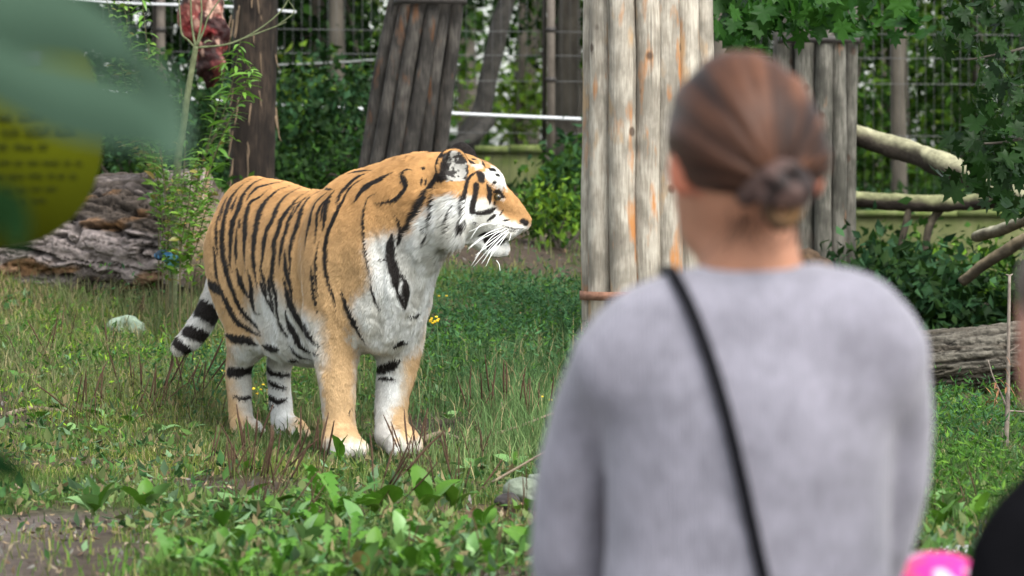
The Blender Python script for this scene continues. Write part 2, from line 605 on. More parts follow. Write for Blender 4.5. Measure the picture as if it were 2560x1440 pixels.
# ------------------------------------------------------------------ timber, walls, fence, logs
def wood_mat(name, c1, c2, streak, s_amt=.62, rough=.85, knots=True, scale=1.0, crack=.5, stain=None):
    """Weathered pole: grain along z, orange or dark streaks, checks and knots. Differs per object."""
    m, t, b = new_mat(name)
    N, L = t.nodes, t.links
    tc = N.new('ShaderNodeTexCoord'); oi = N.new('ShaderNodeObjectInfo')
    ad = N.new('ShaderNodeVectorMath'); ad.operation = 'ADD'
    sc = N.new('ShaderNodeVectorMath'); sc.operation = 'SCALE'; sc.inputs['Scale'].default_value = 37.0
    cx = N.new('ShaderNodeCombineXYZ')
    for i in range(3): L.new(oi.outputs['Random'], cx.inputs[i])
    L.new(cx.outputs[0], sc.inputs[0]); L.new(tc.outputs['Object'], ad.inputs[0]); L.new(sc.outputs[0], ad.inputs[1])
    def noise(stretch, scale_, det=5):
        mp = N.new('ShaderNodeMapping'); mp.inputs['Scale'].default_value = stretch
        L.new(ad.outputs[0], mp.inputs[0])
        n = N.new('ShaderNodeTexNoise'); n.inputs['Scale'].default_value = scale_ * scale; n.inputs['Detail'].default_value = det
        L.new(mp.outputs[0], n.inputs['Vector'])
        return n.outputs[0]
    def ramp(x, a, b_, c0, c1_):
        r = N.new('ShaderNodeValToRGB')
        r.color_ramp.elements[0].position = a; r.color_ramp.elements[1].position = b_
        r.color_ramp.elements[0].color = (*c0, 1); r.color_ramp.elements[1].color = (*c1_, 1)
        L.new(x, r.inputs[0])
        return r.outputs[0]
    def mixc(fac, a, b_, mode='MIX'):
        x = N.new('ShaderNodeMix'); x.data_type = 'RGBA'; x.blend_type = mode
        if isinstance(fac, float): x.inputs[0].default_value = fac
        else: L.new(fac, x.inputs[0])
        for s, v in ((6, a), (7, b_)):
            if isinstance(v, tuple): x.inputs[s].default_value = (*v, 1)
            else: L.new(v, x.inputs[s])
        return x.outputs[2]
    grain = noise((1, 1, .10), 120)
    blot = noise((1, 1, .55), 18, 6)
    gm_ = N.new('ShaderNodeMath'); gm_.operation = 'MULTIPLY_ADD'; gm_.inputs[1].default_value = .55
    g2_ = N.new('ShaderNodeMath'); g2_.operation = 'MULTIPLY'; g2_.inputs[1].default_value = .45
    L.new(blot, g2_.inputs[0]); L.new(grain, gm_.inputs[0]); L.new(g2_.outputs[0], gm_.inputs[2])
    c = ramp(gm_.outputs[0], .40, .60, c1, c2)
    patch = noise((1, 1, .7), 9, 5)
    c = mixc(ramp(patch, .42, .60, (0, 0, 0), (.7, .7, .7)), c, tuple(np.array(c1) * .55))
    if streak is not None:
        st = noise((1, 1, .26), 15, 5)
        c = mixc(ramp(st, s_amt, s_amt + .12, (0, 0, 0), (.9, .9, .9)), c, tuple(streak))
    if stain is not None:
        st2 = noise((1, 1, .45), 9, 5)
        c = mixc(ramp(st2, .58, .68, (0, 0, 0), (.8, .8, .8)), c, tuple(stain))
    ck = noise((1, 1, .02), 48, 2)
    c = mixc(ramp(ck, .27, .33, (crack, crack, crack), (0, 0, 0)), c, (.03, .025, .02))
    if knots:
        v = N.new('ShaderNodeTexVoronoi'); v.inputs['Scale'].default_value = 7.5 * scale
        mp = N.new('ShaderNodeMapping'); mp.inputs['Scale'].default_value = (1, 1, .8)
        L.new(ad.outputs[0], mp.inputs[0]); L.new(mp.outputs[0], v.inputs['Vector'])
        c = mixc(ramp(v.outputs['Distance'], .09, .15, (.85, .85, .85), (0, 0, 0)), c, (.06, .04, .03))
    L.new(c, b.inputs['Base Color'])
    b.inputs['Roughness'].default_value = rough; b.inputs['Specular IOR Level'].default_value = .2
    bp = N.new('ShaderNodeBump'); bp.inputs['Strength'].default_value = .7; bp.inputs['Distance'].default_value = .004
    L.new(grain, bp.inputs['Height']); L.new(bp.outputs[0], b.inputs['Normal'])
    return m

def pole(name, a, b_, ra, rb, mat, parent, seed, sides=14, n=26, irr=.10):
    a, b_ = np.asarray(a, float), np.asarray(b_, float)
    t = np.linspace(0, 1, n)[:, None]
    c = a + (b_ - a) * t
    c = c + (np.stack([vnoise(np.stack([t[:, 0] * 3, t[:, 0] * 0 + seed, t[:, 0] * 0], 1), seed), vnoise(np.stack([t[:, 0] * 3, t[:, 0] * 0 + seed + 7, t[:, 0] * 0], 1), seed)], 1) @ np.array([[1, 0, 0], [0, 1, 0]]) - np.array([.5, .5, 0])) * ra * .35
    r = ra + (rb - ra) * t[:, 0]
    an = np.arange(sides) * 2 * math.pi / sides
    ring = np.stack([np.cos(an), np.sin(an), 0 * an], 1)
    V = c[:, None, :] + ring[None] * r[:, None, None]
    q = np.stack(np.broadcast_arrays(np.cos(an)[None] * 1.3, np.sin(an)[None] * 1.3, t * 6), -1)
    k = 1 + (fbm(q + seed * 3.1, seed, 3) - .5) * 2 * irr
    V = c[:, None, :] + ring[None] * (r[:, None] * k)[..., None]
    V = V.reshape(-1, 3)
    i = np.arange(n - 1)[:, None] * sides; j = np.arange(sides)[None]; j2 = (j + 1) % sides
    F = np.stack([i + j, i + j2, i + sides + j2, i + sides + j], -1).reshape(-1, 4)
    V = np.vstack([V, c[0], c[-1]])
    jj = np.arange(sides)
    T = np.concatenate([np.stack([jj * 0 + n * sides, (jj + 1) % sides, jj], 1), np.stack([jj * 0 + n * sides + 1, (n - 1) * sides + jj, (n - 1) * sides + (jj + 1) % sides], 1)])
    return mk(name, V, [F, T], mat, parent)

def bark_log(name, a, b_, ra, rb, mat, ridge=.03, turns=14, along=3.0, seed=1, parent=None, nu=150, nv=120, cols=None, twist=0.0, tile=False, flat=1.0, knobs=0.0):
    """Fallen trunk with furrowed bark as real relief; colour by depth of the furrow."""
    a, b_ = np.asarray(a, float), np.asarray(b_, float)
    ax = b_ - a; L = np.linalg.norm(ax); ax /= L
    sv = nrm(np.cross(ax, [0, 0, 1])); uv = np.cross(sv, ax)
    t = np.linspace(0, 1, nu)[:, None]; th = np.linspace(0, 2 * math.pi, nv, endpoint=False)[None]
    thw = th + twist * t
    base = np.stack(np.broadcast_arrays(np.cos(th) * 1.0, np.sin(th) * 1.0, t * L * 1.2), -1)
    w = (fbm(base * 2.2 + seed * 9.1, seed, 4) - .5)
    q = np.stack(np.broadcast_arrays(np.cos(thw) * turns / 6, np.sin(thw) * turns / 6, t * L * along), -1) + w[..., None] * np.array([2.1, 2.1, 1.3])
    n1 = vnoise(q * 2 + seed * 5, seed + 3)
    n2 = vnoise(q * 4.2 + 11, seed + 4)
    rg = 1 - np.abs(2 * n1 - 1)           # ridged: sharp crest lines become furrows
    rg2 = 1 - np.abs(2 * n2 - 1)
    fur = sstep(.80, .97, rg) * .75 + sstep(.84, .98, rg2) * .4
    plate = fbm(q * 1.1 + 31, seed + 8, 3)
    h = -fur * ridge + (plate - .5) * ridge * 1.6 + (fbm(base * 1.3 + 4, seed + 2, 2) - .5) * knobs
    h = h + (fbm(np.stack(np.broadcast_arrays(np.cos(th) * 9, np.sin(th) * 9, t * L * 25), -1), seed + 12, 2) - .5) * ridge * .35
    r = ra + (rb - ra) * t
    R_ = r + h
    V = a + ax * (t * L)[..., None] + sv * (np.cos(th) * R_)[..., None] + uv * (np.sin(th) * R_ * flat)[..., None]
    c_crest, c_mid, c_deep, c_odd = [np.array(c) for c in cols]
    k = np.clip(fur, 0, 1)[..., None]
    pl = sstep(.40, .62, plate)[..., None]
    C = c_mid * (1 - pl) + c_crest * pl
    odd = sstep(.60, .70, fbm(base * 3.2 + 17, seed + 21, 3))[..., None]
    C = C * (1 - odd * .8) + c_odd * odd * .8
    C = C * (1 - k) + c_deep * k
    V = V.reshape(-1, 3); C = C.reshape(-1, 3)
    i = np.arange(nu - 1)[:, None] * nv; j = np.arange(nv)[None]; j2 = (j + 1) % nv
    F = np.stack([i + j, i + j2, i + nv + j2, i + nv + j], -1).reshape(-1, 4)
    V = np.vstack([V, a, b_]); C = np.vstack([C, [[.22, .16, .10]], [[.22, .16, .10]]])
    jj = np.arange(nv)
    T = np.concatenate([np.stack([jj * 0 + nu * nv, (jj + 1) % nv, jj], 1), np.stack([jj * 0 + nu * nv + 1, (nu - 1) * nv + jj, (nu - 1) * nv + (jj + 1) % nv], 1)])
    return mk(name, V, [F, T], mat, parent, col=C)

def build_struct():
    m_pale = wood_mat('weathered_pole_wood', (.25, .215, .175), (.43, .385, .325), (.38, .155, .045), s_amt=.575, stain=(.36, .235, .13))
    m_grey = wood_mat('grey_pole_wood', (.062, .058, .048), (.15, .138, .118), (.28, .12, .05), s_amt=.66)
    m_dark = wood_mat('dark_pole_wood', (.024, .021, .019), (.078, .069, .061), (.12, .05, .02), s_amt=.60)
    m_fib = wood_mat('fibrous_brown_wood', (.010, .007, .0055), (.042, .029, .021), (.07, .046, .026), s_amt=.66, knots=False, crack=.8)
    m_rust = plain_mat('rusty_steel', (.15, .07, .045), rough=.8, vscale=40, c2=(.26, .13, .085), bump=.4)
    m_band = plain_mat('dark_steel_band', (.035, .03, .028), rough=.6, vscale=40)
    def pillar(name, d, y_top, y_bot, poles, mat, label, band=None, band_mat=None, fat=1.25):
        g = on_ground(np.mean([p[1] for p in poles]), d)
        root = empty(name, g)
        tag(root, label, 'timber pillar')
        for k, (xt, xb, r, dd) in enumerate(poles):
            dd = dd + .24 * r * d / FPX
            zt = P(xt, y_top, d + dd)
            zb = P(xb, y_bot, d + dd)
            # carry the pole down to the soil
            gz = float(ground(zb[0], zb[1])) - .08
            if zb[2] > gz:
                e = (zb - zt) * (gz - zt[2]) / (zb[2] - zt[2]); zb = zt + e
            s = FPX / (d + dd)
            pole('pole', zb, zt, r * fat * 1.02 / s, r / s * fat * .98, mat, root, k + 3 + int(d * 10))
        if band is not None:
            cx = (np.mean([p[0] for p in poles]) * .3 + np.mean([p[1] for p in poles]) * .7)
            c = P(band[1], band[0], d + band[3])
            rr = band[2] * d / FPX
            an = np.linspace(0, 2 * math.pi, 40, endpoint=False)
            hh = band[4] * d / FPX
            V = []
            for z in (-hh, hh):
                for rad in (rr, rr - .004):
                    V += [[c[0] + rad * math.cos(x), c[1] + rad * .72 * math.sin(x), c[2] + z] for x in an]
            F = []
            for q in range(40):
                p_ = (q + 1) % 40
                F += [[q, p_, 80 + p_, 80 + q], [40 + p_, 40 + q, 120 + q, 120 + p_], [80 + q, 80 + p_, 120 + p_, 120 + q], [p_, q, 40 + q, 40 + p_]]
            mk('band', np.array(V), np.array(F), band_mat, root)
        return root
    pillar('timber_pillar', 15.5, -260, 900,
           [(1486, 1480, 20, .12), (1502, 1508, 27, .03), (1552, 1567, 28, -.05), (1613, 1624, 27, -.06), (1664, 1684, 27, -.05), (1711, 1737, 25, 0), (1753, 1774, 21, .07),
            (1585, 1596, 26, .14), (1640, 1650, 30, .20), (1530, 1540, 28, .22), (1700, 1716, 28, .22), (1740, 1760, 22, .2), (1500, 1498, 24, .25)], m_pale,
           'thick pillar of pale weathered poles with orange streaks, beside the woman', (738, 1620, 172, .07, 11), m_rust)
    pillar('timber_pillar', 18.4, -260, 760,
           [(1964, 1956, 25, .06), (2012, 2008, 25, .0), (2062, 2056, 20, -.05), (2099, 2092, 19, -.03), (2128, 2122, 16, .05), (2036, 2032, 20, .14), (1990, 1984, 24, .16), (2080, 2074, 22, .18)], m_grey,
           'darker grey pillar of poles behind the woman\'s head', (100, 2046, 104, .05, 9), m_band, fat=1.1)
    pillar('timber_pillar', 19.3, -60, 470,
           [(1000, 900, 18, .08), (1030, 935, 19, .0), (1062, 972, 19, -.04), (1094, 1012, 19, -.05), (1122, 1050, 18, 0), (1150, 1086, 18, .07), (1140, 1070, 18, .14), (1085, 995, 20, .15), (1040, 950, 20, .15)], m_dark,
           'leaning bundle of dark grey poles behind the tiger\'s back', (2, 1076, 92, .03, 10), m_band, fat=1.04)
    # brown fibrous post
    d = 19.6
    g = on_ground(632, d)
    root = empty('wooden_post', g); tag(root, 'single stout brown post with fibrous grain behind the tiger\'s rump', 'post')
    o = pole('post_shaft', g - np.array([0, 0, .1]), P(630, -300, d), .118, .111, m_fib, root, 5, sides=28, n=40, irr=.05)
    m_fb = plain_mat('bark_fibre', (.16, .11, .07), rough=.9, var=.4, stretch=(1, 1, .2))
    fr = np.random.default_rng(5)
    for k in range(26):
        an = -math.pi * fr.random(); z = g[2] + .1 + fr.random() * 1.15
        c = np.array([g[0] + .117 * math.cos(an), g[1] + .117 * math.sin(an), z])
        c2 = c + np.array([math.cos(an) * .012 + (fr.random() - .5) * .03, math.sin(an) * .012, -.05 - .1 * fr.random()])
        c3 = c2 + np.array([math.cos(an) * .015, math.sin(an) * .012, -.03])
        V, F = tube([c, c2, c3], [.004, .003, .001], 4, n=2)
        mk('fibre', V, F, m_fb, root)
    # ---- hanging meat
    c = lambda x, y: P(x, y, 18.2)
    pr = [loft([(c(500, -60), .045, .05), (c(503, 10), .065, .06), (c(512, 70), .068, .07), (c(518, 120), .06, .06), (c(522, 165), .068, .06), (c(522, 205), .03, .03), (c(515, 222), .01, .01)], up=(0, 1, 0), k=.02, n=2),
          ell(c(480, 40), (.055, .05, .11), k=.015), ell(c(548, 80), (.05, .05, .075), k=.012), ell(c(530, 20), (.06, .05, .06), k=.012), ell(c(545, 118), (.045, .045, .035), k=.01),
          ell(c(520, 95) - np.array([0, .06, 0]), (.035, .04, .03), k=.008, sub=True), ell(c(505, 60) - np.array([0, .05, 0]), (.045, .04, .06), k=.01), ell(c(540, 165) - np.array([0, .03, 0]), (.045, .045, .06), k=.01),
          ell(c(505, 175), (.04, .05, .045), k=.012)]
    V, F = sdf_mesh(pr, .009)
    N = vnormals(V, F)
    V = V + N * ((fbm(V * 16, 8) - .5) * .05 + (fbm(V * 45, 18) - .5) * .016)[:, None]
    n = fbm(V * 13, 9, 4)[:, None]; n2 = fbm(V * 26 + 5, 10, 3)[:, None]
    top = sstep(c(0, 60)[2], c(0, -10)[2], V[:, 2])[:, None]
    low = sstep(c(0, 105)[2], c(0, 150)[2], V[:, 2])[:, None]
    C = np.array([.115, .012, .012]) * (1 - sstep(.50, .62, n)) + np.array([.20, .055, .048]) * sstep(.50, .62, n)
    C = C * (1 - top * .55) + np.array([.19, .10, .075]) * top * .55
    C = C * (1 - low * .7) + np.array([.075, .022, .02]) * low * .7
    C = C * (.35 + 1.2 * n2)
    cav_shade = sstep(.44, .34, fbm(V * 11 + 9, 14, 3))[:, None]  # shade of cavities painted into the meat colour as dark blotches
    C = C * (1 - cav_shade * .85)
    fat = sstep(.60, .68, fbm(V * np.array([30, 30, 12]), 15, 3))[:, None] * (1 - low * .7)
    C = C * (1 - fat * .7) + np.array([.42, .26, .20]) * fat * .7
    mm = attr_mat('raw_meat', rough=.6, var=.3, vscale=60, bump=.5, bscale=70, spec=.2)
    o = mk('hanging_meat', V, F, mm, col=C)
    tag(o, 'raw red chunk of meat hanging beside the brown post', 'meat')
    V, F = tube([c(500, -10), c(500, -160), c(498, -420)], [.008, .007, .007], 6)
    o2 = mk('rope', V, F, plain_mat('grey_rope', (.3, .28, .25)), o)
    # ---- logs
    m_bark = attr_mat('log_bark', rough=.9, var=.35, vscale=45, bump=.7, bscale=90, spec=.15)
    a, b_ = P(-160, 640, 18.1), P(505, 590, 17.4)
    o = bark_log('fallen_log', a, b_, .345, .30, m_bark, ridge=.05, turns=13, along=.8, seed=4, nu=260, nv=260, twist=1.3, flat=.98, knobs=.07,
                 cols=((.25, .205, .195), (.062, .048, .040), (.006, .005, .004), (.17, .085, .035)))
    tag(o, 'massive fallen log with deeply furrowed pinkish grey bark, left of the tiger', 'log')
    a, b_ = P(2050, 930, 15.4), P(2900, 862, 15.0)
    o = bark_log('fallen_log', a, b_, .125, .138, m_bark, ridge=.018, turns=26, along=2.2, seed=9, nu=360, nv=170,
                 cols=((.13, .115, .095), (.07, .058, .046), (.012, .010, .008), (.10, .085, .065)))
    tag(o, 'straight fallen log with cracked grey brown bark right of the woman', 'log')
    m_br = attr_mat('branch_bark', rough=.85, var=.3, vscale=30, bump=.5, bscale=70, spec=.15)
    def branch(pts, r, label, name='fallen_branch', parent=None, seed=0, top=(.25, .235, .15), bot=(.042, .033, .026), sides=18, n=12):
        pts = [P(*p) for p in pts]
        V, F = tube(pts, r, sides, n=n, wob=np.mean(r) * .25, seed=seed)
        N = np.zeros_like(V)
        q = catmull(np.array(pts), n)
        m = len(q)
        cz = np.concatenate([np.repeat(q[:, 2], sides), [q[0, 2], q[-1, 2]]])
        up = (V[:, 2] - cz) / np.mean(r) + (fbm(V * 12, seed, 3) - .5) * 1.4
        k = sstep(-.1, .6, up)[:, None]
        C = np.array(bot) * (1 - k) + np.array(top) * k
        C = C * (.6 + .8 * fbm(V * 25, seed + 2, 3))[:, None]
        o = mk(name, V, F, m_br, parent, col=C)
        if label: tag(o, label, 'branch')
        return o
    branch([(2085, 322, 18.6), (2160, 345, 18.5), (2290, 385, 18.3), (2420, 440, 18.0), (2560, 492, 17.8), (2760, 560, 17.5)], [.05, .053, .055, .06, .065, .07],
           'thick pale topped fallen branch sloping down to the right from the grey pillar', seed=3)
    o = branch([(2080, 488, 19.2), (2160, 498, 19.1), (2300, 508, 19.0), (2440, 505, 18.9), (2560, 492, 18.7), (2760, 460, 18.6)], [.035, .04, .042, .042, .045, .045],
               'nearly level mossy branch below the sloping branch on the right', seed=6, top=(.17, .17, .09), bot=(.034, .026, .022))
    branch([(2275, 510, 19.0), (2262, 570, 19.0), (2245, 640, 19.0)], [.018, .017, .014], None, 'twig', o, 8, (.12, .1, .07), sides=8, n=5)
    branch([(2360, 512, 19.0), (2325, 560, 19.0), (2310, 650, 19.0), (2300, 740, 19.1)], [.022, .02, .018, .015], None, 'twig', o, 9, (.12, .1, .07), sides=8, n=5)
    branch([(2440, 592, 17.2), (2500, 575, 17.0), (2640, 520, 16.6), (2800, 460, 16.4)], [.025, .027, .03, .032], 'short pale cut branch with its sawn end pointing left', seed=12, top=(.30, .275, .20), bot=(.10, .08, .055))
    branch([(2405, 705, 16.9), (2470, 655, 16.8), (2560, 600, 16.7), (2760, 490, 16.5)], [.022, .026, .028, .03], 'thin brown branch leaning up to the right under the cut branch', seed=14, top=(.18, .14, .09), bot=(.05, .04, .028))
    # ---- mossy walls
    m_wall = plain_mat('mossy_concrete', (.055, .070, .022), rough=.95, vscale=7, c2=(.105, .105, .05), bump=.5, bscale=40, spec=.1)
    m_cope = plain_mat('mossy_coping', (.095, .125, .035), rough=.95, vscale=15, c2=(.15, .165, .07), bump=.5, bscale=40, spec=.1)
    def wall(x0, x1, yt, yb, d, th, label, cope):
        lo, hi = P(x0, yb, d), P(x1, yt, d)
        root = empty('garden_wall', np.array([(lo[0] + hi[0]) / 2, d, float(ground((lo[0] + hi[0]) / 2, d))]))
        tag(root, label, 'wall')
        V, F = box((lo[0], d, lo[2] - .35), (hi[0], d + th, hi[2] - cope))
        mk('wall_body', V, F, m_wall, root, smooth=False)
        n = max(2, int((hi[0] - lo[0]) / .55))
        for k in range(n):
            u0 = lo[0] + (hi[0] - lo[0]) * k / n + .004; u1 = lo[0] + (hi[0] - lo[0]) * (k + 1) / n - .004
            V, F = box((u0, d - .025, hi[2] - cope + .001), (u1, d + th + .02, hi[2] + .006 * ((k * 7) % 3 - 1)))
            mk('coping_stone', V, F, m_cope, root, smooth=False)
        return root
    wall(1185, 1358, 362, 482, 25.0, .18, 'square mossy green wall block behind the tiger\'s head', .05)
    wall(2140, 2900, 524, 725, 23.5, .2, 'long low mossy wall under the fallen branches on the right', .04)
    wall(1388, 1452, 420, 500, 26.5, .18, 'short piece of mossy wall between steel post and pale pillar', .04)
    # ---- fence with its posts, white ropes, wires and upright mesh wires
    root = empty('enclosure_fence', on_ground(1000, 24.4))
    tag(root, 'tall wire fence with slim posts and white ropes behind the tiger', 'fence')
    m_post = plain_mat('fence_post', (.11, .09, .075), rough=.6, vscale=12, var=.2)
    m_post2 = plain_mat('dark_fence_post', (.03, .025, .02), rough=.7, vscale=12, var=.2)
    m_rope = plain_mat('white_rope', (.72, .72, .74), rough=.6, vscale=160, c2=(.45, .45, .48))
    m_wire = plain_mat('fence_wire', (.10, .10, .10), rough=.5, metal=.3)
    m_cable = plain_mat('grey_cable', (.15, .155, .15), rough=.6)
    FD = 24.3
    for x, w in ((402, .052), (1377, .052), (-420, .052)):
        g = on_ground(x, FD)
        V, F = box(g + [-w / 2, -.03, -.1], [g[0] + w / 2, FD + .03, 3.2])
        mk('fence_post', V, F, m_post, root, smooth=False)
        V, F = box(g + [-w / 2 - .03, .02, -.1], [g[0] - w / 2 - .002, FD + .06, 3.2])
        mk('fence_rail', V, F, m_post2, root, smooth=False)
        for y in (75, 200):
            V, F = box(P(x, y + 4, FD - .036) + [-w / 2 - .006, 0, 0], P(x, y - 6, FD + .034) + [w / 2 + .006, 0, 0])
            mk('clamp', V, F, m_band, root, smooth=False)
    def line(pts, r, m, nm, sag=.0):
        q = np.array([P(*p) for p in pts])
        V, F = tube(q, r, 6, n=6)
        mk(nm, V, F, m, root)
    line([(-400, 180, FD - .05), (420, 243, FD - .05), (700, 261, FD - .05), (1100, 282, FD - .05), (1460, 298, FD - .05), (1560, 302, FD - .05)], .011, m_rope, 'rope')
    line([(-400, -32, FD - .05), (200, 3, FD - .05), (560, 16, FD - .05), (740, 30, FD - .05)], .008, m_rope, 'rope')
    line([(680, 163, FD - .12), (850, 156, FD - .12), (960, 150, FD - .12), (1150, 162, FD - .12)], .008, m_cable, 'cable')
    for y in (76, 200, 330, 136):
        line([(-500, y - 20, FD + .07), (1000, y, FD + .07), (2800, y + 14, FD + .07)], .0024, m_wire, 'wire')
    parts = []
    for x in np.arange(-2.6, 3.4, .055):
        px = 1280 + x * FPX / (FD + .08)
        z0 = float(ground(x, FD + .08))
        V, F = box((x - .0011, FD + .078, z0), (x + .0011, FD + .082, 3.0))
        parts.append((V, F))
    V, F = join(parts)
    o = mk('wire_mesh', V, F, m_wire, root, smooth=False); o['kind'] = 'stuff'

if not ONLY or 'struct' in ONLY:
    build_struct()
# ------------------------------------------------------------------ the tiger
def build_tiger():
    O = np.array([-.948, 14.22, -.012])
    f = nrm([.469, -.883, 0]); r = np.array([f[1], -f[0], 0.0])     # forward; the tiger's right
    slope = .012
    def B(u, v, w):
        return O + f * u + r * v + np.array([0, 0, w + slope * u])
    hf = nrm([.985, -.15, 0]); hr = nrm([-.15, -.985, -.10]); hu = np.cross(hr, hf); hu = hu if hu[2] > 0 else -hu
    HD = 13.02
    def H(px, py, t=0):
        return P(px, py, HD) + hr * t
    HA = [hf, hr, hu]
    S = 1 / 737.0
    pr = []
    # trunk
    pr.append(loft([(B(-.17, 0, .72), .085, .15), (B(-.10, 0, .715), .122, .235), (B(.0, 0, .715), .154, .272), (B(.2, 0, .675), .182, .29),
                    (B(.45, 0, .637), .20, .297), (B(.65, 0, .63), .193, .298), (B(.85, 0, .655), .19, .308), (B(1.0, 0, .665), .176, .30),
                    (B(1.12, 0, .67), .155, .255), (B(1.19, 0, .66), .10, .18)], k=.05))
    # shoulders, chest
    for s in (1, -1):
        pr.append(ell(B(.94, s * .128, .67), (.155, .085, .24), [f, r, [0, 0, 1]], k=.028))
        pr.append(ell(B(.90, s * .15, .47), (.075, .062, .10), [f, r, [0, 0, 1]], k=.03))
        pr.append(ell(B(.07, s * .100, .62), (.16, .072, .21), [f, r, [0, 0, 1]], k=.03))
    pr.append(ell(B(1.10, 0, .52), (.11, .135, .15), [f, r, [0, 0, 1]], k=.06))
    # belly fold
    pr.append(ell(B(.42, 0, .40), (.30, .14, .10), [f, r, [0, 0, 1]], k=.06))
    # neck
    pr.append(loft([(B(.90, 0, .75), .165, .21), (B(1.06, 0, .785), .165, .22), (P(1015, 515, 13.2), .155, .175), (P(1095, 498, 13.07), .14, .165), (P(1150, 490, 13.02), .12, .125)], k=.07))
    pr.append(ell(P(1075, 600, 13.08), (.06, .11, .09), [hf, hr, [0, 0, 1]], k=.06))
    # ---- head
    pr.append(ell(H(1160, 458), (.115, .108, .092), HA, k=.04))
    pr.append(ell(H(1212, 458), (.07, .075, .068), HA, k=.03))
    pr.append(loft([(H(1210, 470), .058, .06), (H(1258, 503), .045, .048), (H(1290, 530), .039, .036), (H(1308, 546), .03, .026)], up=hu, k=.02))
    pr.append(loft([(H(1205, 552), .075, .055), (H(1245, 560), .068, .045), (H(1280, 564), .055, .036), (H(1302, 565), .036, .026)], up=hu, k=.02))
    for s in (1, -1):
        pr.append(ell(H(1262, 574, s * .032), (.048, .032, .038), HA, k=.012))
    pr.append(ell(H(1311, 551), (.022, .026, .019), HA, k=.012))
    pr.append(loft([(H(1160, 585), .062, .04), (H(1205, 606), .05, .034), (H(1238, 615), .04, .032), (H(1253, 618), .032, .03)], up=hu, k=.02))
    pr.append(ell(H(1236, 628), (.036, .032, .020), HA, k=.03))
    for s in (1, -1):
        pr.append(ell(H(1138, 535, s * .075), (.068, .06, .115), HA, k=.035))
        pr.append(ell(H(1188, 525, s * .062), (.06, .055, .07), HA, k=.03))
        pr.append(ell(H(1236, 455, s * .05), (.032, .026, .026), HA, k=.015))
        pr.append(ell(H(1250, 487, s * .068), (.018, .014, .012), HA, k=.012, sub=True))
        n = nrm(hf * .42 + hr * s * .86 + hu * .22)
        a2 = nrm(hu - n * np.dot(hu, n)); a3 = np.cross(n, a2)
        c = H(1146, 414, s * .098) if s > 0 else H(1150, 414, s * .094)
        pr.append(ell(c, (.03, .074, .062), [n, a2, a3], k=.012))
        pr.append(ell(c + n * .024, (.026, .054, .044), [n, a2, a3], k=.01, sub=True))
    # mouth slit
    pr.append(loft([(H(1235, 594, .09), .02, .005), (H(1245, 595, 0), .03, .006), (H(1235, 594, -.09), .02, .005)], up=hu, k=.01, sub=True))
    # ---- front legs
    def fleg(s, top, mid, low, paw):
        pr.append(loft([(B(.95, s * .14, .66), .085, .13), (B(.955, top, .50), .083, .115), (B(.965, top - s * .005, .38), .078, .092), (B(.98, mid, .26), .070, .076),
                        (B(.99, low, .16), .060, .064), (B(1.0, low, .085), .060, .064)], up=f, k=.045))
        pr.append(ell(B(1.05, paw, .055), (.095, .066, .052), [f, r, [0, 0, 1]], k=.03))
        for q, uo in ((-.047, -.012), (-.017, .008), (.017, .008), (.047, -.012)):
            pr.append(ell(B(1.113 + uo, paw + q, .036), (.040, .021, .034), [f, r, [0, 0, 1]], k=.005))
    fleg(1, .135, .13, .13, .145)
    fleg(-1, -.125, -.092, -.07, -.07)
    # ---- hind legs
    def hleg(s, v, pv, du):
        pr.append(loft([(B(-.02 + du, s * .085, .72), .10, .17), (B(.10 + du, v + s * .02, .55), .09, .15), (B(.11 + du, v + s * .01, .43), .075, .115), (B(.02 + du, v, .33), .056, .072),
                        (B(-.01 + du, v, .26), .051, .058), (B(.0 + du, v, .17), .049, .053), (B(.015 + du, v, .09), .049, .052)], up=f, k=.045))
        pr.append(ell(B(.07 + du, pv, .05), (.085, .056, .047), [f, r, [0, 0, 1]], k=.025))
        for q, uo in ((-.040, -.01), (-.014, .008), (.014, .008), (.040, -.01)):
            pr.append(ell(B(.125 + du + uo, pv + q, .032), (.036, .018, .029), [f, r, [0, 0, 1]], k=.005))
    hleg(1, .075, .075, .02)
    hleg(-1, -.075, -.085, .05)
    # tail
    T = [P(600, 560, 14.42), P(566, 640, 14.46), P(545, 712, 14.47), P(525, 770, 14.47), P(497, 818, 14.47), P(468, 852, 14.47), P(446, 868, 14.47)]
    pr.append(loft(list(zip(T, [.055, .05, .047, .05, .051, .047, .034], [.055, .05, .047, .05, .051, .047, .034])), k=.03, n=3))
    for p in pr:
        if p['t'] == 'loft': p['s'][:, 3:] -= .004
    V, F = sdf_mesh(pr, .0075, np.array([f, r, [0, 0, 1]]))
    V = lap(V, F, 2, .4)
    V, F = subdiv(V, F)
    N = vnormals(V, F)
    # muscle and coat relief
    V = V + N * (((fbm(V * 7, 3) - .5) * .020) + ((fbm(V * 45, 5, 3) - .5) * .004))[:, None]
    u_, v_, w_ = (V - O) @ f, (V - O) @ r, V[:, 2] - O[2]
    fr = sstep(.25, .6, N @ f) * sstep(.34, .44, w_) * sstep(.85, .7, w_) * sstep(.9, 1.02, u_)
    V = V - N * (fr * (.016 * np.exp(-(v_ / .022) ** 2) + .010 * np.exp(-((np.abs(v_) - .085 - .1 * (w_ - .5)) / .016) ** 2)))[:, None]
    V = V + N * (fr * (fbm(V * np.array([20, 20, 6]), 71, 3) - .5) * .022)[:, None]
    sd2 = sstep(.35, .6, np.abs(N @ r)) * sstep(.36, .45, w_)
    V = V - N * (sd2 * .010 * np.exp(-((u_ - .76 + .10 * (w_ - .55)) / .025) ** 2) + sd2 * .012 * np.exp(-((u_ - .27 - .12 * (w_ - .5)) / .03) ** 2) * sstep(.8, .6, w_))[:, None]
    N = vnormals(V, F)
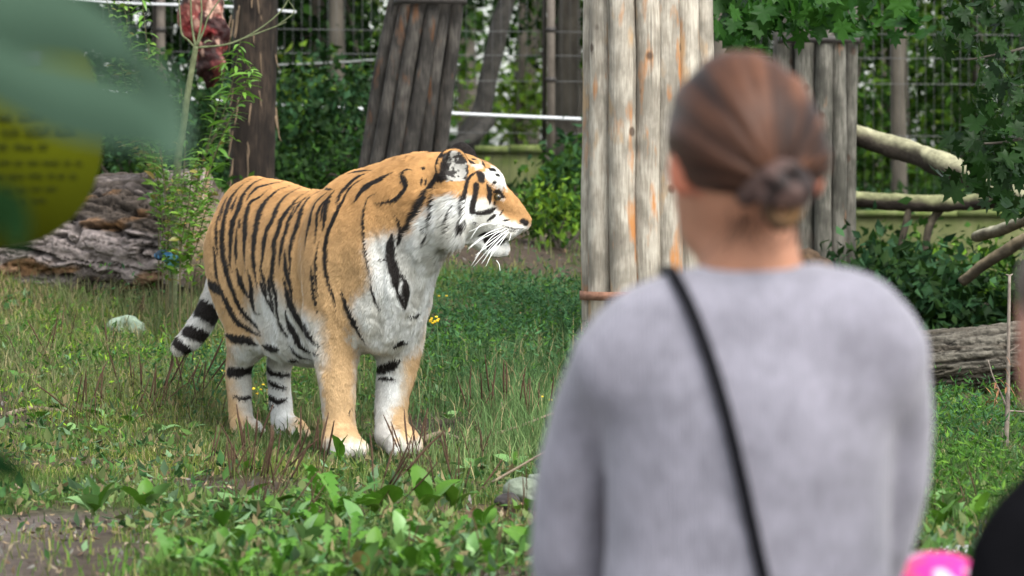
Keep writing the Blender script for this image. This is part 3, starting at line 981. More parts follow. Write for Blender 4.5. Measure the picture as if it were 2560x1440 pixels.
    bvh = BVHTree.FromPolygons(V.tolist(), F.tolist())
    # ---- coat colours: regions seen from the flank, mirrored to the other side
    hc = H(1185, 510)
    hd = np.linalg.norm((V - hc) * np.array([1, 1, .8]), axis=1)
    ishead = hd < .24
    def mirror(Q, head):
        v = (Q - O) @ r
        m1 = Q - 2 * v[:, None] * r
        t = (Q - hc) @ hr
        m2 = Q - 2 * t[:, None] * hr
        return np.where(head[:, None], m2, m1)
    view = np.array([0, 0, CAMZ]) - V
    view /= np.linalg.norm(view, axis=1)[:, None]
    facing = (N * view).sum(1) > .02
    M2 = mirror(V, ishead)
    px = np.where(facing[:, None], to_px(V), to_px(M2))
    nz = (fbm(V * 60, 11, 3) - .5)
    px_n = px + nz[:, None] * 26
    z1 = lambda L: [(400 + x / 1.674, 320 + y / 1.674) for x, y in L]
    z2 = lambda L: [(500 + x / 2.88, 400 + y / 2.88) for x, y in L]
    z3 = lambda L: [(400 + x / 3.0, 680 + y / 3.0) for x, y in L]
    zh = lambda L: [(1050 + x / 3.893, 330 + y / 3.893) for x, y in L]
    wmask = np.zeros(len(V))
    def white(poly, soft=10, val=1.0, ok=None):
        nonlocal wmask
        soft = soft * (1.9 if soft >= 10 else 1.2)
        d = inpoly(px_n, poly)
        m = sstep(-soft, soft, d) * val
        if ok is not None: m = m * ok
        wmask = np.maximum(wmask, m)
    uu = (V - O) @ f; vv = (V - O) @ r; ww = V[:, 2] - O[2]
    # chest and throat
    white(z2([(1195, 640), (1230, 560), (1370, 530), (1470, 530), (1580, 490), (1680, 410), (1740, 330), (1800, 900), (1700, 1000), (1640, 1200), (1600, 1330), (1480, 1420), (1300, 1440), (1190, 1360), (1130, 1200), (1085, 1080), (1140, 980), (1210, 900), (1220, 780)]), 12)
    # cheek and ruff
    white(zh([(-60, 900), (60, 760), (200, 610), (330, 590), (430, 600), (500, 640), (620, 645), (730, 710), (780, 790), (850, 850), (960, 885), (1000, 900), (1060, 900), (1010, 1000), (900, 1100), (880, 1260), (700, 1260), (300, 1180), (0, 1300), (-60, 1100)]), 7)
    white(zh([(640, 375), (690, 335), (750, 350), (820, 420), (852, 500), (838, 545), (760, 545), (690, 500), (640, 440)]), 4)
    white(zh([(560, 270), (600, 290), (590, 340), (520, 360), (500, 330)]), 4, .5)
    white(zh([(760, 600), (800, 640), (830, 655), (800, 670), (750, 640)]), 3, .7)
    # belly and flank fold
    ontrunk = sstep(.30, .36, ww)
    white(z2([(345, 1060), (400, 960), (440, 930), (540, 910), (600, 990), (660, 1050), (740, 1090), (870, 1150), (900, 1500), (430, 1500), (430, 1250), (330, 1130)]), 14, 1, ontrunk)
    # near hind leg: tan along the back edge and on the foot
    nearhind = ((uu < .35) & (vv > 0) & (ww < .45)).astype(float)
    farhind = ((uu < .35) & (vv <= 0) & (ww < .45)).astype(float)
    white(z3([(545, 560), (620, 520), (800, 480), (800, 1300), (760, 1250), (700, 1150), (640, 1060), (600, 960), (560, 880), (540, 700)]), 12, 1, nearhind)
    white(z3([(600, 1200), (820, 1220), (830, 1320), (590, 1320)]), 12, .9, nearhind)
    white(z3([(740, 500), (1100, 500), (1050, 900), (1000, 1150), (900, 1180), (760, 1250)]), 10, 1, farhind)
    white(z3([(940, 1200), (1090, 1200), (1090, 1320), (800, 1320), (800, 1240)]), 10, .9, farhind)
    # front legs
    nearfront = ((uu > .75) & (vv > 0.012) & (ww < .5)).astype(float)
    farfront = ((uu > .75) & (vv <= 0.012) & (ww < .52)).astype(float)
    white(z3([(1500, 480), (1600, 480), (1560, 900), (1560, 1150), (1480, 1130), (1475, 800)]), 10, 1, nearfront)
    white(z3([(1150, 450), (1205, 450), (1215, 760), (1235, 1100), (1150, 1100)]), 7, .7, nearfront)
    white(z3([(1200, 1310), (1290, 1275), (1400, 1270), (1500, 1285), (1560, 1290), (1560, 1450), (1200, 1450)]), 12, .95, nearfront)
    white(z3([(1560, 450), (1960, 430), (1900, 600), (1820, 660), (1840, 800), (1820, 950), (1750, 1020), (1690, 1120), (1640, 1300), (1560, 1300)]), 10, 1, farfront)
    white(z3([(1580, 1330), (1660, 1300), (1750, 1275), (1850, 1280), (1960, 1250), (1970, 1400), (1580, 1400)]), 10, .95, farfront)
    under = sstep(-.35, -.75, N[:, 2]) * (ww > .25) * (uu < 1.3)
    wmask = np.maximum(wmask, under * (1 - ishead))
    # inner faces of the legs
    inner = ((ww < .45) & (np.abs(vv) < .07)).astype(float) * sstep(.3, .7, -np.sign(vv) * (N @ r))
    wmask = np.maximum(wmask, inner * .9)
    # tail: white between its rings
    tailm = ((np.linalg.norm(px - np.array([490, 800]), axis=1) < 125) & (uu < -.05) & (px[:, 0] < 560) & ((V[:, 1] - 14.47) > -.12) & (px[:, 1] > 690) & (((V - P(505, 800, 14.47)) @ f) < .12)).astype(float)
    tailm *= (px[:, 0] + (px[:, 1] - 700) * .0 < 552)
    wmask = np.maximum(wmask, tailm * .92)
    back = sstep(.62, .98, ww)
    orange = np.array([.41, .25, .118]) * (1 - back)[:, None] + np.array([.40, .21, .080]) * back[:, None]
    pale = sstep(.75, .15, ww)[:, None] * (1 - ishead[:, None])
    orange = orange * (1 - pale * .55) + np.array([.50, .345, .195]) * pale * .55
    hg = np.where(ishead, sstep(1150, 1300, px[:, 0]), 0)[:, None]
    orange = orange * (1 - .5 * hg) + np.array([.31, .165, .07]) * .5 * hg
    wcol = np.array([.60, .59, .575])
    dirtyw = sstep(.42, .66, fbm(V * np.array([22, 22, 9]), 23, 4))[:, None]
    wv = wcol * (1 - .22 * dirtyw) * (1 - dirtyw * np.array([0, .03, .09]))
    C = orange * (1 - wmask[:, None]) + wv * wmask[:, None]
    C = C * (1 + (fbm(V * 25, 21, 3) - .5)[:, None] * .35)
    # ---- stripes: drawn on the coat as curves lying on its surface
    stripes = []
    def wide(h):
        nn = np.array(bvh.find_nearest(Vector(h))[1]); nn[2] = 0
        vv_ = np.array([0, 0, CAMZ]) - h; vv_[2] = 0
        return min(2.3, 1 / max(.30, abs(nn @ vv_) / (np.linalg.norm(nn) * np.linalg.norm(vv_) + 1e-9)))
    def ray(x, y):
        d = Vector((P(x, y, 10.0) - np.array([0, 0, CAMZ]))).normalized()
        h = bvh.ray_cast(Vector((0, 0, CAMZ)), d, 40)
        return None if h[0] is None else np.array(h[0])
    def S_(pts, w, scale, both=True, taper=.35, blunt=False):
        pts = catmull(np.array(pts, float), 6)
        L = np.concatenate([[0], np.cumsum(np.linalg.norm(np.diff(pts, axis=0), axis=1))])
        n = max(int(L[-1] / 5), 3)
        s = np.linspace(0, L[-1], n)
        q = np.stack([np.interp(s, L, pts[:, i]) for i in (0, 1)], 1)
        t = s / L[-1]
        ww_ = np.minimum(1, np.minimum(t, 1 - t) / taper) ** .7 if not blunt else np.ones(n)
        ww_ = np.maximum(ww_, .12) * (w / scale) / 2 / 705.0
        run = []
        dq = np.gradient(q, axis=0); vert = np.abs(dq[:, 1]) / (np.linalg.norm(dq, axis=1) + 1e-9)
        for (x, y), wi, vt in zip(q, ww_, vert):
            h = ray(x, y)
            if h is None or (run and np.linalg.norm(h - run[-1][0]) > .09):
                if len(run) > 1: stripes.append(run)
                run = []
                if h is None: continue
            run.append((h, wi * (1 + (wide(h) - 1) * vt if not blunt else 1)))
        if len(run) > 1:
            stripes.append(run)
            if both:
                q = np.array([a for a, _ in run])
                isH = np.linalg.norm((q - hc) * np.array([1, 1, .8]), axis=1) < .24
                m = mirror(q, isH)
                out = []
                for a, (_, wi) in zip(m, run):
                    h = bvh.find_nearest(Vector(a))
                    vw = nrm(np.array([0, 0, CAMZ]) - np.array(h[0]))
                    if h[3] < .06 and np.array(h[1]) @ vw < .05:
                        out.append((np.array(h[0]), wi))
                    else:
                        if len(out) > 1: stripes.append(out)
                        out = []
                if len(out) > 1: stripes.append(out)
    def A(L, w, **k): S_(z2(L), w * 1.12 + 4, 2.88, **k)
    A([(385, 130), (300, 185), (250, 240), (205, 320), (180, 420), (165, 520), (165, 640), (185, 760), (215, 870), (245, 950), (290, 1050), (350, 1130), (440, 1250)], 26)
    A([(510, 122), (420, 150), (360, 190), (310, 260), (280, 350), (245, 430), (228, 520), (222, 640), (220, 760), (235, 810)], 28)
    A([(620, 152), (500, 175), (420, 200), (370, 240), (340, 300)], 24)
    A([(490, 210), (440, 260), (370, 300), (345, 360), (330, 450), (325, 560), (325, 680), (330, 810)], 28)
    A([(680, 175), (560, 220), (500, 270), (450, 330), (425, 400), (405, 500), (390, 600), (390, 720), (400, 820), (420, 930)], 30)
    A([(770, 185), (680, 220), (610, 270), (560, 340), (530, 420), (490, 490), (465, 580), (455, 700), (440, 770), (440, 830)], 24)
    A([(830, 210), (740, 250), (690, 290), (650, 350), (590, 430), (570, 500), (540, 580), (535, 680), (525, 780), (520, 860), (545, 960), (555, 1060), (565, 1150), (590, 1210), (640, 1300)], 26)
    A([(900, 208), (800, 260), (740, 340), (715, 420), (690, 500), (670, 560), (650, 650), (650, 750), (650, 840)], 22)
    A([(690, 310), (640, 440), (610, 560), (585, 650), (575, 790)], 22)
    A([(915, 232), (850, 290), (810, 360), (790, 450), (765, 560), (755, 650)], 20)
    A([(935, 255), (870, 330), (845, 400), (840, 500), (830, 600)], 13)
    A([(970, 215), (925, 290), (905, 370), (895, 460), (885, 510)], 24)
    A([(1215, 88), (1120, 130), (1060, 190), (1010, 250), (985, 345)], 22)
    A([(1180, 130), (1090, 190), (1040, 270), (1000, 350), (955, 440), (925, 520), (905, 620), (905, 740), (920, 850), (950, 950), (985, 1080)], 24)
    A([(860, 580), (840, 680), (835, 780), (840, 900), (855, 990)], 14)
    A([(805, 750), (810, 860), (825, 980), (850, 1105)], 17)
    A([(1390, 85), (1320, 125), (1230, 170), (1160, 225), (1108, 310)], 30)
    A([(1270, 238), (1210, 270), (1185, 350), (1175, 440), (1180, 560), (1195, 680), (1215, 780), (1240, 890)], 12)
    A([(1530, 72), (1480, 68), (1455, 110), (1480, 170), (1470, 220), (1410, 280), (1340, 300), (1260, 312)], 25)
    A([(1700, 60), (1690, 140), (1640, 220), (1590, 330), (1530, 430), (1460, 530), (1400, 570)], 34, taper=.2)
    A([(1395, 520), (1372, 620), (1380, 720), (1405, 800), (1410, 880), (1425, 945)], 62, taper=.3)
    A([(1400, 395), (1440, 460), (1440, 560), (1400, 640)], 20)
    A([(1425, 800), (1480, 870), (1490, 960), (1480, 1070)], 34)
    A([(1400, 900), (1440, 970), (1470, 1070)], 26)
    A([(1690, 200), (1680, 320), (1665, 470)], 14)
    A([(1600, 70), (1620, 50)], 20)
    A([(1600, 120), (1590, 190)], 9); A([(1630, 130), (1620, 190)], 9)
    A([(1225, 880), (1250, 980), (1305, 1090)], 15)
    A([(1015, 935), (1050, 1040), (1090, 1130), (1130, 1210), (1190, 1325)], 30)
    A([(600, 850), (625, 930), (650, 1030), (680, 1100), (740, 1190), (790, 1270), (860, 1340)], 44)
    A([(612, 640), (620, 780), (650, 900), (665, 1010)], 26)
    A([(615, 1080), (640, 1170), (690, 1260), (740, 1350), (860, 1405)], 44)
    A([(430, 840), (460, 940), (500, 1030), (550, 1140)], 20); A([(495, 840), (505, 940), (540, 1090)], 20); A([(440, 770), (470, 900), (490, 1010)], 16)
    A([(345, 790), (370, 900), (375, 1000), (390, 1080), (440, 1110)], 26); A([(265, 770), (300, 890), (365, 1000)], 28)
    A([(220, 900), (260, 1010), (320, 1100), (400, 1180), (440, 1250)], 26); A([(130, 870), (170, 980), (230, 1100), (280, 1170), (360, 1220), (445, 1265)], 32)
    A([(98, 600), (110, 700), (120, 800), (150, 930)], 15); A([(145, 360), (125, 450), (120, 560), (135, 710)], 13)
    A([(205, 250), (165, 340), (145, 440)], 14); A([(270, 480), (262, 600), (265, 760)], 20); A([(290, 490), (285, 420)], 14)
    A([(250, 230), (215, 290), (205, 360)], 22); A([(270, 250), (240, 330), (232, 380)], 16)
    A([(715, 300), (660, 330), (600, 400), (560, 440)], 18); A([(800, 245), (730, 300), (680, 380), (650, 440)], 12)
    A([(940, 250), (890, 330), (870, 440)], 10)
    A([(560, 1130), (600, 1220), (640, 1280)], 22); A([(640, 1330), (700, 1400), (800, 1440)], 30)
    A([(470, 1330), (520, 1350), (580, 1350)], 30)
    A([(1500, 1120), (1560, 1130), (1600, 1080)], 10); A([(1390, 1340), (1450, 1310), (1500, 1305)], 20)
    A([(1280, 710), (1345, 725)], 10)
    # ridge of the back
    A([(500, 112), (600, 122), (720, 155), (800, 178), (880, 200), (955, 212)], 26, taper=.15)
    A([(1060, 100), (1150, 80), (1240, 72)], 14)
    Z = lambda L, w, **k: S_(z3(L), w * 1.25, 3.0, **k)
    Z([(520, 748), (620, 742), (725, 718)], 66, both=False, blunt=True)
    Z([(548, 925), (620, 945), (715, 928)], 32, both=False, taper=.5)
    Z([(490, 465), (560, 500), (660, 510), (740, 540)], 54, both=False)
    Z([(782, 690), (830, 750), (900, 765), (1010, 770)], 34, both=False); Z([(800, 810), (870, 850), (955, 868)], 32, both=False)
    Z([(775, 910), (860, 960), (890, 972), (965, 940)], 34, both=False); Z([(775, 970), (860, 1015)], 12, both=False)
    Z([(765, 550), (830, 575), (900, 575)], 46, both=False); Z([(950, 665), (1045, 658)], 34, both=False)
    Z([(1595, 740), (1700, 715), (1810, 655)], 54, both=False); Z([(1620, 800), (1700, 798), (1775, 812)], 24, both=False)
    Z([(1740, 580), (1800, 545), (1875, 520)], 24, both=False); Z([(1880, 355), (1975, 285)], 14, both=False)
    Z([(1408, 1075), (1440, 1015)], 10, both=False)
    # tail rings
    for a, b, w in (((372, 90), (440, 130), 66), ((300, 270), (455, 345), 120), ((205, 440), (395, 500), 84), ((118, 520), (235, 610), 66)):
        Z([a, ((a[0] + b[0]) / 2, (a[1] + b[1]) / 2), b], w, both=False, blunt=True)
    K = lambda L, w, **k: S_(zh(L), w * 1.15, 3.893, **k)
    K([(575, 370), (490, 430), (455, 500), (440, 600), (420, 700), (428, 800)], 32)
    K([(400, 840), (412, 920), (380, 965)], 60)
    K([(548, 515), (542, 600), (520, 690), (508, 775)], 50, blunt=True); K([(505, 790), (600, 788), (680, 770), (748, 738)], 40)
    K([(588, 415), (600, 460)], 66, blunt=True)
    K([(648, 480), (680, 570), (682, 640), (676, 700)], 42)
    K([(690, 365), (725, 365)], 40, blunt=True); K([(745, 418), (770, 420)], 28, blunt=True); K([(705, 495), (752, 485)], 32)
    K([(700, 585), (760, 575), (800, 610), (835, 640)], 34); K([(745, 600), (820, 640)], 30); K([(720, 560), (745, 600)], 18)
    K([(725, 690), (728, 695)], 28, blunt=True)
    K([(800, 868), (880, 850)], 18); K([(800, 905), (880, 935), (950, 942), (1005, 940)], 11); K([(790, 935), (880, 962), (980, 972)], 9)
    K([(640, 875), (700, 830), (748, 795)], 24); K([(770, 825), (815, 750)], 14); K([(520, 880), (560, 890)], 16)
    K([(600, 275), (632, 345)], 20); K([(520, 265), (532, 265)], 32, blunt=True); K([(612, 282), (652, 290)], 14); K([(460, 215), (530, 215)], 14)
    K([(150, 560), (120, 720)], 18); K([(330, 680), (280, 830), (258, 1000)], 18); K([(105, 780), (112, 910)], 20); K([(40, 900), (70, 1000), (60, 1100)], 26)
    K([(200, 235), (240, 225)], 34, blunt=True)
    # mouth and nose
    K([(560, 1020), (620, 990), (690, 1000), (760, 1000), (840, 1010)], 50, taper=.25); K([(650, 1150), (700, 1090), (780, 1060), (840, 1050)], 60, taper=.3); K([(620, 1060), (700, 1050)], 60)
    K([(985, 850), (1015, 880), (1062, 888)], 52, taper=.3); K([(690, 1035), (850, 1045)], 56, taper=.25); K([(640, 1100), (740, 1080), (830, 1075)], 40)
    allm = np.full(len(V), 9.0)
    ed = (fbm(V * 110, 31, 2) - .5) * .55
    for run in stripes:
        q = np.array([a for a, _ in run]); wi = np.array([b for _, b in run])
        m = wi.max() * 1.7 + .004
        sel = np.where(((V > q.min(0) - m) & (V < q.max(0) + m)).all(1))[0]
        if not len(sel): continue
        best = np.full(len(sel), 9.0)
        for c0 in range(0, len(sel), 4000):
            ss = sel[c0:c0 + 4000]
            a, b = q[:-1], q[1:]
            e = b - a
            ap = V[ss][:, None, :] - a[None]
            t = np.clip((ap * e).sum(2) / ((e * e).sum(1) + 1e-12), 0, 1)
            d = np.linalg.norm(ap - t[..., None] * e, axis=2)
            w_ = wi[:-1] * (1 - t) + wi[1:] * t
            best[c0:c0 + 4000] = (d / np.maximum(w_, .0012)).min(1)
        allm[sel] = np.minimum(allm[sel], best)
    sm = sstep(1.3, .8, allm + ed)
    black = np.array([.014, .011, .010])
    # ear backs and ear hollows
    ear = sstep(-4, 4, inpoly(px_n, zh([(255, 240), (300, 170), (330, 130), (300, 300), (260, 380), (290, 470), (235, 500), (190, 500), (168, 410), (200, 320)])))
    # only where the ear stands out from the head (its back and rim)
    ear *= ishead
    earr = np.zeros(len(V))
    for s in (1, -1):
        n = nrm(hf * .42 + hr * s * .86 + hu * .22)
        c = H(1146, 414, s * .098) if s > 0 else H(1150, 414, s * .094)
        a2 = nrm(hu - n * np.dot(hu, n)); a3 = np.cross(n, a2)
        q = V - c
        rad = np.sqrt(((q @ a2) / .078) ** 2 + ((q @ a3) / .066) ** 2 + ((q @ n) / .034) ** 2)
        inear = (rad < 1.25) & ((q @ a2) > -.045)
        backm = inear & ((N @ n) < .3)
        backm = backm | (inear & (np.sqrt(((q @ a2) / .056) ** 2 + ((q @ a3) / .046) ** 2) > 1.0) & ((q @ a2) > .012) & ((N @ n) < .75))
        hol = inear & ((N @ n) > .05) & (np.sqrt(((q @ a2) / .056) ** 2 + ((q @ a3) / .046) ** 2) < 1.05)
        tex = fbm(V * 55 + 3, 41, 3)
        g = np.where((tex < .50)[:, None], np.array([.04, .036, .034]), np.array([.34, .325, .30]))
        if s < 0: hol = hol & False; backm = inear & ((q @ a2) > -.02)
        C = np.where(hol[:, None], g, C)
        C = np.where((backm & (s < 0))[:, None], np.array([.012, .011, .011]), C)
        earr = np.maximum(earr, backm)
        sm = np.where(hol, 0, sm)
    spot = sstep(.028, .020, np.linalg.norm(V - (H(1176, 380, -.094)), axis=1))
    sm = np.maximum(sm, np.maximum(earr * .97, ear * (inpoly(px, zh([(160, 220), (320, 110), (330, 520), (160, 520)])) > 0) * (1 - sstep(1130, 1140, px[:, 0]))))
    sm = sm * (1 - spot)
    C = C * (1 - spot[:, None]) + spot[:, None] * wcol
    C = C * (1 - sm[:, None]) + black * sm[:, None]
    # nose leather and chin
    C = np.maximum(C, .008)
    mt = attr_mat('tiger_coat', rough=.9, var=.12, vscale=160, bump=.25, bscale=260, spec=.15)
    body = mk('tiger', V, F, mt, col=C)
    tag(body, 'orange tiger with black stripes standing in grass, head turned in profile', 'tiger')
    # ---- fur: short hairs over the whole coat
    n = 170000
    tri = np.concatenate([F[:, [0, 1, 2]], F[:, [0, 2, 3]]])
    ar = np.linalg.norm(np.cross(V[tri[:, 1]] - V[tri[:, 0]], V[tri[:, 2]] - V[tri[:, 0]]), axis=1)
    tn = N[tri[:, 0]]
    ar = ar * np.where((tn * view[tri[:, 0]]).sum(1) > -.25, 1.0, .25)
    g = np.random.default_rng(3)
    ti = g.choice(len(tri), n, p=ar / ar.sum())
    a, b = g.random(n), g.random(n)
    fl = a + b > 1
    a[fl], b[fl] = 1 - a[fl], 1 - b[fl]
    T_ = tri[ti]
    pb = V[T_[:, 0]] * (1 - a - b)[:, None] + V[T_[:, 1]] * a[:, None] + V[T_[:, 2]] * b[:, None]
    nb = N[T_[:, 0]]
    cb = C[T_[:, 0]]
    hb = ishead[T_[:, 0]]; wb = ww[T_[:, 0]]
    flow = np.where(hb[:, None], -hf * .8 + np.array([0, 0, -.45]), -f * .45 + np.array([0, 0, -.9]))
    flow = np.where(((~hb) & (wb < .36))[:, None], np.array([0, 0, -1.0]) + 0 * flow, flow)
    flow = flow + (g.random((n, 3)) - .5) * .3 + (np.stack([fbm(pb * 28, 61, 2), fbm(pb * 28, 62, 2), fbm(pb * 28, 63, 2)], 1) - .5) * 1.3
    flow = flow - nb * (flow * nb).sum(1)[:, None]
    flow /= np.linalg.norm(flow, axis=1)[:, None] + 1e-9
    ln = .008 + .007 * g.random(n)
    ln = np.where((wb > .3) & (cb.min(1) > .25) & (~hb), ln * 1.25, ln)
    ruff = hb & (pb[:, 0] < H(1165, 0)[0]) & (pb[:, 2] < H(0, 470)[2])
    ln = np.where(ruff, ln * 2.2, ln)
    ln = np.where(hb & ~ruff, ln * .55, ln)
    ln = np.where(wb < .12, ln * .6, ln)
    dirv = flow * .93 + nb * .33
    side = np.cross(dirv, nb); side /= np.linalg.norm(side, axis=1)[:, None] + 1e-9
    wd = (.0011 + .0008 * g.random(n))[:, None]
    tip = pb + dirv * ln[:, None] + np.array([0, 0, -1]) * (ln ** 2 * 4)[:, None]
    VV = np.stack([pb - side * wd - nb * .001, pb + side * wd - nb * .001, tip], 1).reshape(-1, 3)
    cc = cb * (.80 + .30 * g.random((n, 1)) + .28 * (fbm(pb * 40, 64, 2) - .3)[:, None])
    CC = np.repeat(cc, 3, 0)
    fm = attr_mat('tiger_hair', rough=.75, var=0, spec=.2)
    fo = mk('fur', VV, np.arange(3 * n).reshape(-1, 3), fm, body, smooth=False, col=CC)
    fo['kind'] = 'stuff'
    # ---- eyes
    me_ = plain_mat('tiger_eye', (.045, .032, .012), rough=.08, spec=.6)
    mb = plain_mat('tiger_pupil', (.006, .006, .006), rough=.1, spec=.6)
    for s in (1, -1):
        c = H(1251, 488, s * .060)
        Ve, Fe = sdf_mesh([ell(c, .0125, k=.005)], .003)
        e = mk('eye', Ve, Fe, me_, body)
        pc = c + nrm(hf * .55 + hr * s * .8) * .0095
        Vp, Fp = sdf_mesh([ell(pc, .0055, k=.002)], .0018)
        mk('pupil', Vp, Fp, mb, e)
    # ---- whiskers
    mw = plain_mat('whisker_white', (.85, .85, .83), rough=.4, var=.03)
    ws = [((790, 885), (640, 900), (470, 975)), ((760, 900), (600, 900), (490, 1040)), ((800, 930), (650, 990), (470, 1130)), ((770, 960), (600, 1040), (465, 1145)),
          ((830, 940), (680, 1040), (500, 1300)), ((840, 960), (700, 1080), (540, 1200)), ((860, 950), (740, 1060), (520, 1310)), ((800, 980), (650, 1090), (535, 1230)),
          ((850, 980), (740, 1100), (640, 1310)), ((865, 970), (780, 1090), (660, 1250)), ((840, 1000), (700, 1140), (600, 1280)), ((885, 985), (880, 1020), (865, 1060)),
          ((820, 1010), (720, 1110), (640, 1200)), ((765, 1230), (770, 1290), (780, 1350))]
    for k_, w in enumerate(ws):
        q = np.array(zh(w))
        ray0 = ray(*q[0])
        base = ray0 if ray0 is not None else H(*q[0], .05)
        d0 = base[1]
        off = .05 + .03 * (k_ % 3)
        pts = [base, P(q[1][0], q[1][1], d0 - off * .6), P(q[2][0], q[2][1], d0 - off)]
        Vw, Fw = tube(pts, [.0013, .0011, .0005], 5, n=6)
        mk('whisker', Vw, Fw, mw, body)
        m3 = [p - 2 * ((p - hc) @ hr) * hr for p in np.array(pts)]
        if k_ % 2 == 0:
            Vw, Fw = tube(m3, [.0015, .0013, .0006], 5, n=5)
            mk('whisker', Vw, Fw, mw, body)
    for w in (((870, 430), (920, 390), (980, 340)), ((820, 400), (828, 380), (832, 366))):
        q = np.array(zh(w))
        base = ray(q[0][0], q[0][1])
        if base is None: continue
        Vw, Fw = tube([base, P(*q[1], base[1] - .02), P(*q[2], base[1] - .03)], [.0012, .001, .0005], 5, n=4)
        mk('whisker', Vw, Fw, mw, body)
    return body

if not ONLY or 'tiger' in ONLY:
    build_tiger()
# ------------------------------------------------------------------ trees, shrubs, weeds, grass
def leaf_cloud(pts, size, g, pal, fold=.25, droop=.35, aspect=.55, jit=.35, face=None):
    """One folded leaf (4 vertices, 2 triangles) at each point."""
    n = len(pts)
    d = g.normal(size=(n, 3)); d[:, 2] -= droop * 1.6
    d /= np.linalg.norm(d, axis=1)[:, None]
    up = g.normal(size=(n, 3)) * .55 + np.array([0, 0, 1.0])
    s = np.cross(d, up); s /= np.linalg.norm(s, axis=1)[:, None] + 1e-9
    nn = np.cross(s, d)
    L = size * (1 + jit * (g.random(n) * 2 - 1))
    a = pts; c = pts + d * L[:, None]
    m = pts + d * (L * .45)[:, None] - nn * (L * fold * .4)[:, None]
    w = (L * aspect * .5)[:, None]
    V = np.stack([a, m + s * w, c, m - s * w], 1).reshape(-1, 3)
    i = np.arange(n)[:, None] * 4
    F = np.concatenate([i + [0, 1, 2], i + [0, 2, 3]], 1).reshape(-1, 3)
    pal = np.array(pal)
    k = g.integers(0, len(pal), n)
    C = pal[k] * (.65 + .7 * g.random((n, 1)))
    return V, F, np.repeat(C, 4, 0)

def blobs(g, c, rad, nclump, per, tight=.28):
    """Points gathered in clumps inside an ellipsoid."""
    c, rad = np.asarray(c, float), np.asarray(rad, float)
    u = g.normal(size=(nclump, 3)); u /= np.linalg.norm(u, axis=1)[:, None]
    u *= (g.random((nclump, 1)) ** .45)
    cc = c + u * rad
    r = tight * (.5 + g.random(nclump))
    q = np.repeat(cc, per, 0) + g.normal(size=(nclump * per, 3)) * np.repeat(r, per)[:, None] * .55
    return q

M_LEAF = attr_mat('leaves', rough=.6, trans=.30, var=.2, vscale=8, spec=.10)
M_BARK = plain_mat('tree_bark', (.05, .042, .034), rough=.95, vscale=14, c2=(.10, .085, .068), bump=.6, bscale=40, stretch=(1, 1, .3))
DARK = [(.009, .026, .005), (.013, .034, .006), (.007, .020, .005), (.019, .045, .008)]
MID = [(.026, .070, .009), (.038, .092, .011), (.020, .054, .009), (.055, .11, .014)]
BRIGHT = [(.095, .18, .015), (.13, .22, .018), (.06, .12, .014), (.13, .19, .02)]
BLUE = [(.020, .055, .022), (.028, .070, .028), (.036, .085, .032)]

def tree(name, label, px, d, r0, top, crown, pal, size=.085, seed=0, lean=0.0, group=None, cat='tree', limbs=4):
    g = np.random.default_rng(seed)
    b = on_ground(px, d)
    root = empty(name, b)
    tag(root, label, cat, group)
    tp = b + np.array([lean, 0, top])
    mid = (b + tp) / 2 + np.array([g.normal() * .1, 0, 0])
    V, F = tube([b - [0, 0, .1], b + [lean * .08, 0, .25], mid, tp], [r0 * 1.35, r0 * 1.05, r0 * .85, r0 * .5], 12, n=8, wob=r0 * .2, seed=seed)
    parts = [(V, F)]
    mk('trunk', V, F, M_BARK, root)
    for k in range(limbs):
        cx = crown[g.integers(0, len(crown))]
        e = np.array(cx[0]) + g.normal(size=3) * np.array(cx[1]) * .5
        t = .35 + .5 * g.random()
        s0 = b + (tp - b) * t
        V, F = tube([s0, (s0 + e) / 2 + [0, 0, .15], e], [r0 * .35, r0 * .22, r0 * .08], 7, n=5)
        mk('limb', V, F, M_BARK, root)
    pts = np.concatenate([blobs(g, c, r, n, 42) for c, r, n in crown])
    V, F, C = leaf_cloud(pts, size, g, pal)
    mk('crown', V, F, M_LEAF, root, smooth=False, col=C)
    return root

def shrub(name, label, px, d, h, w, nclump, pal, size=.06, seed=0, group=None, dz=0, dep=.35):
    g = np.random.default_rng(seed)
    b = on_ground(px, d)
    root = empty(name, b)
    tag(root, label, 'shrub', group)
    for k in range(4):
        e = b + np.array([g.normal() * w * .3, g.normal() * .1, h * (.5 + .3 * g.random())])
        V, F = tube([b - [0, 0, .05], (b + e) / 2 + g.normal(size=3) * .03, e], [.014, .01, .005], 6, n=4)
        mk('stem', V, F, M_BARK, root)
    pts = blobs(g, b + [0, 0, h * .52 + dz], (w / 2, dep, h * .5), nclump, 36, .16)
    pts = pts[pts[:, 2] > ground(pts[:, 0], pts[:, 1]) + .01]
    V, F, C = leaf_cloud(pts, size, g, pal)
    mk('foliage', V, F, M_LEAF, root, smooth=False, col=C)
    return root

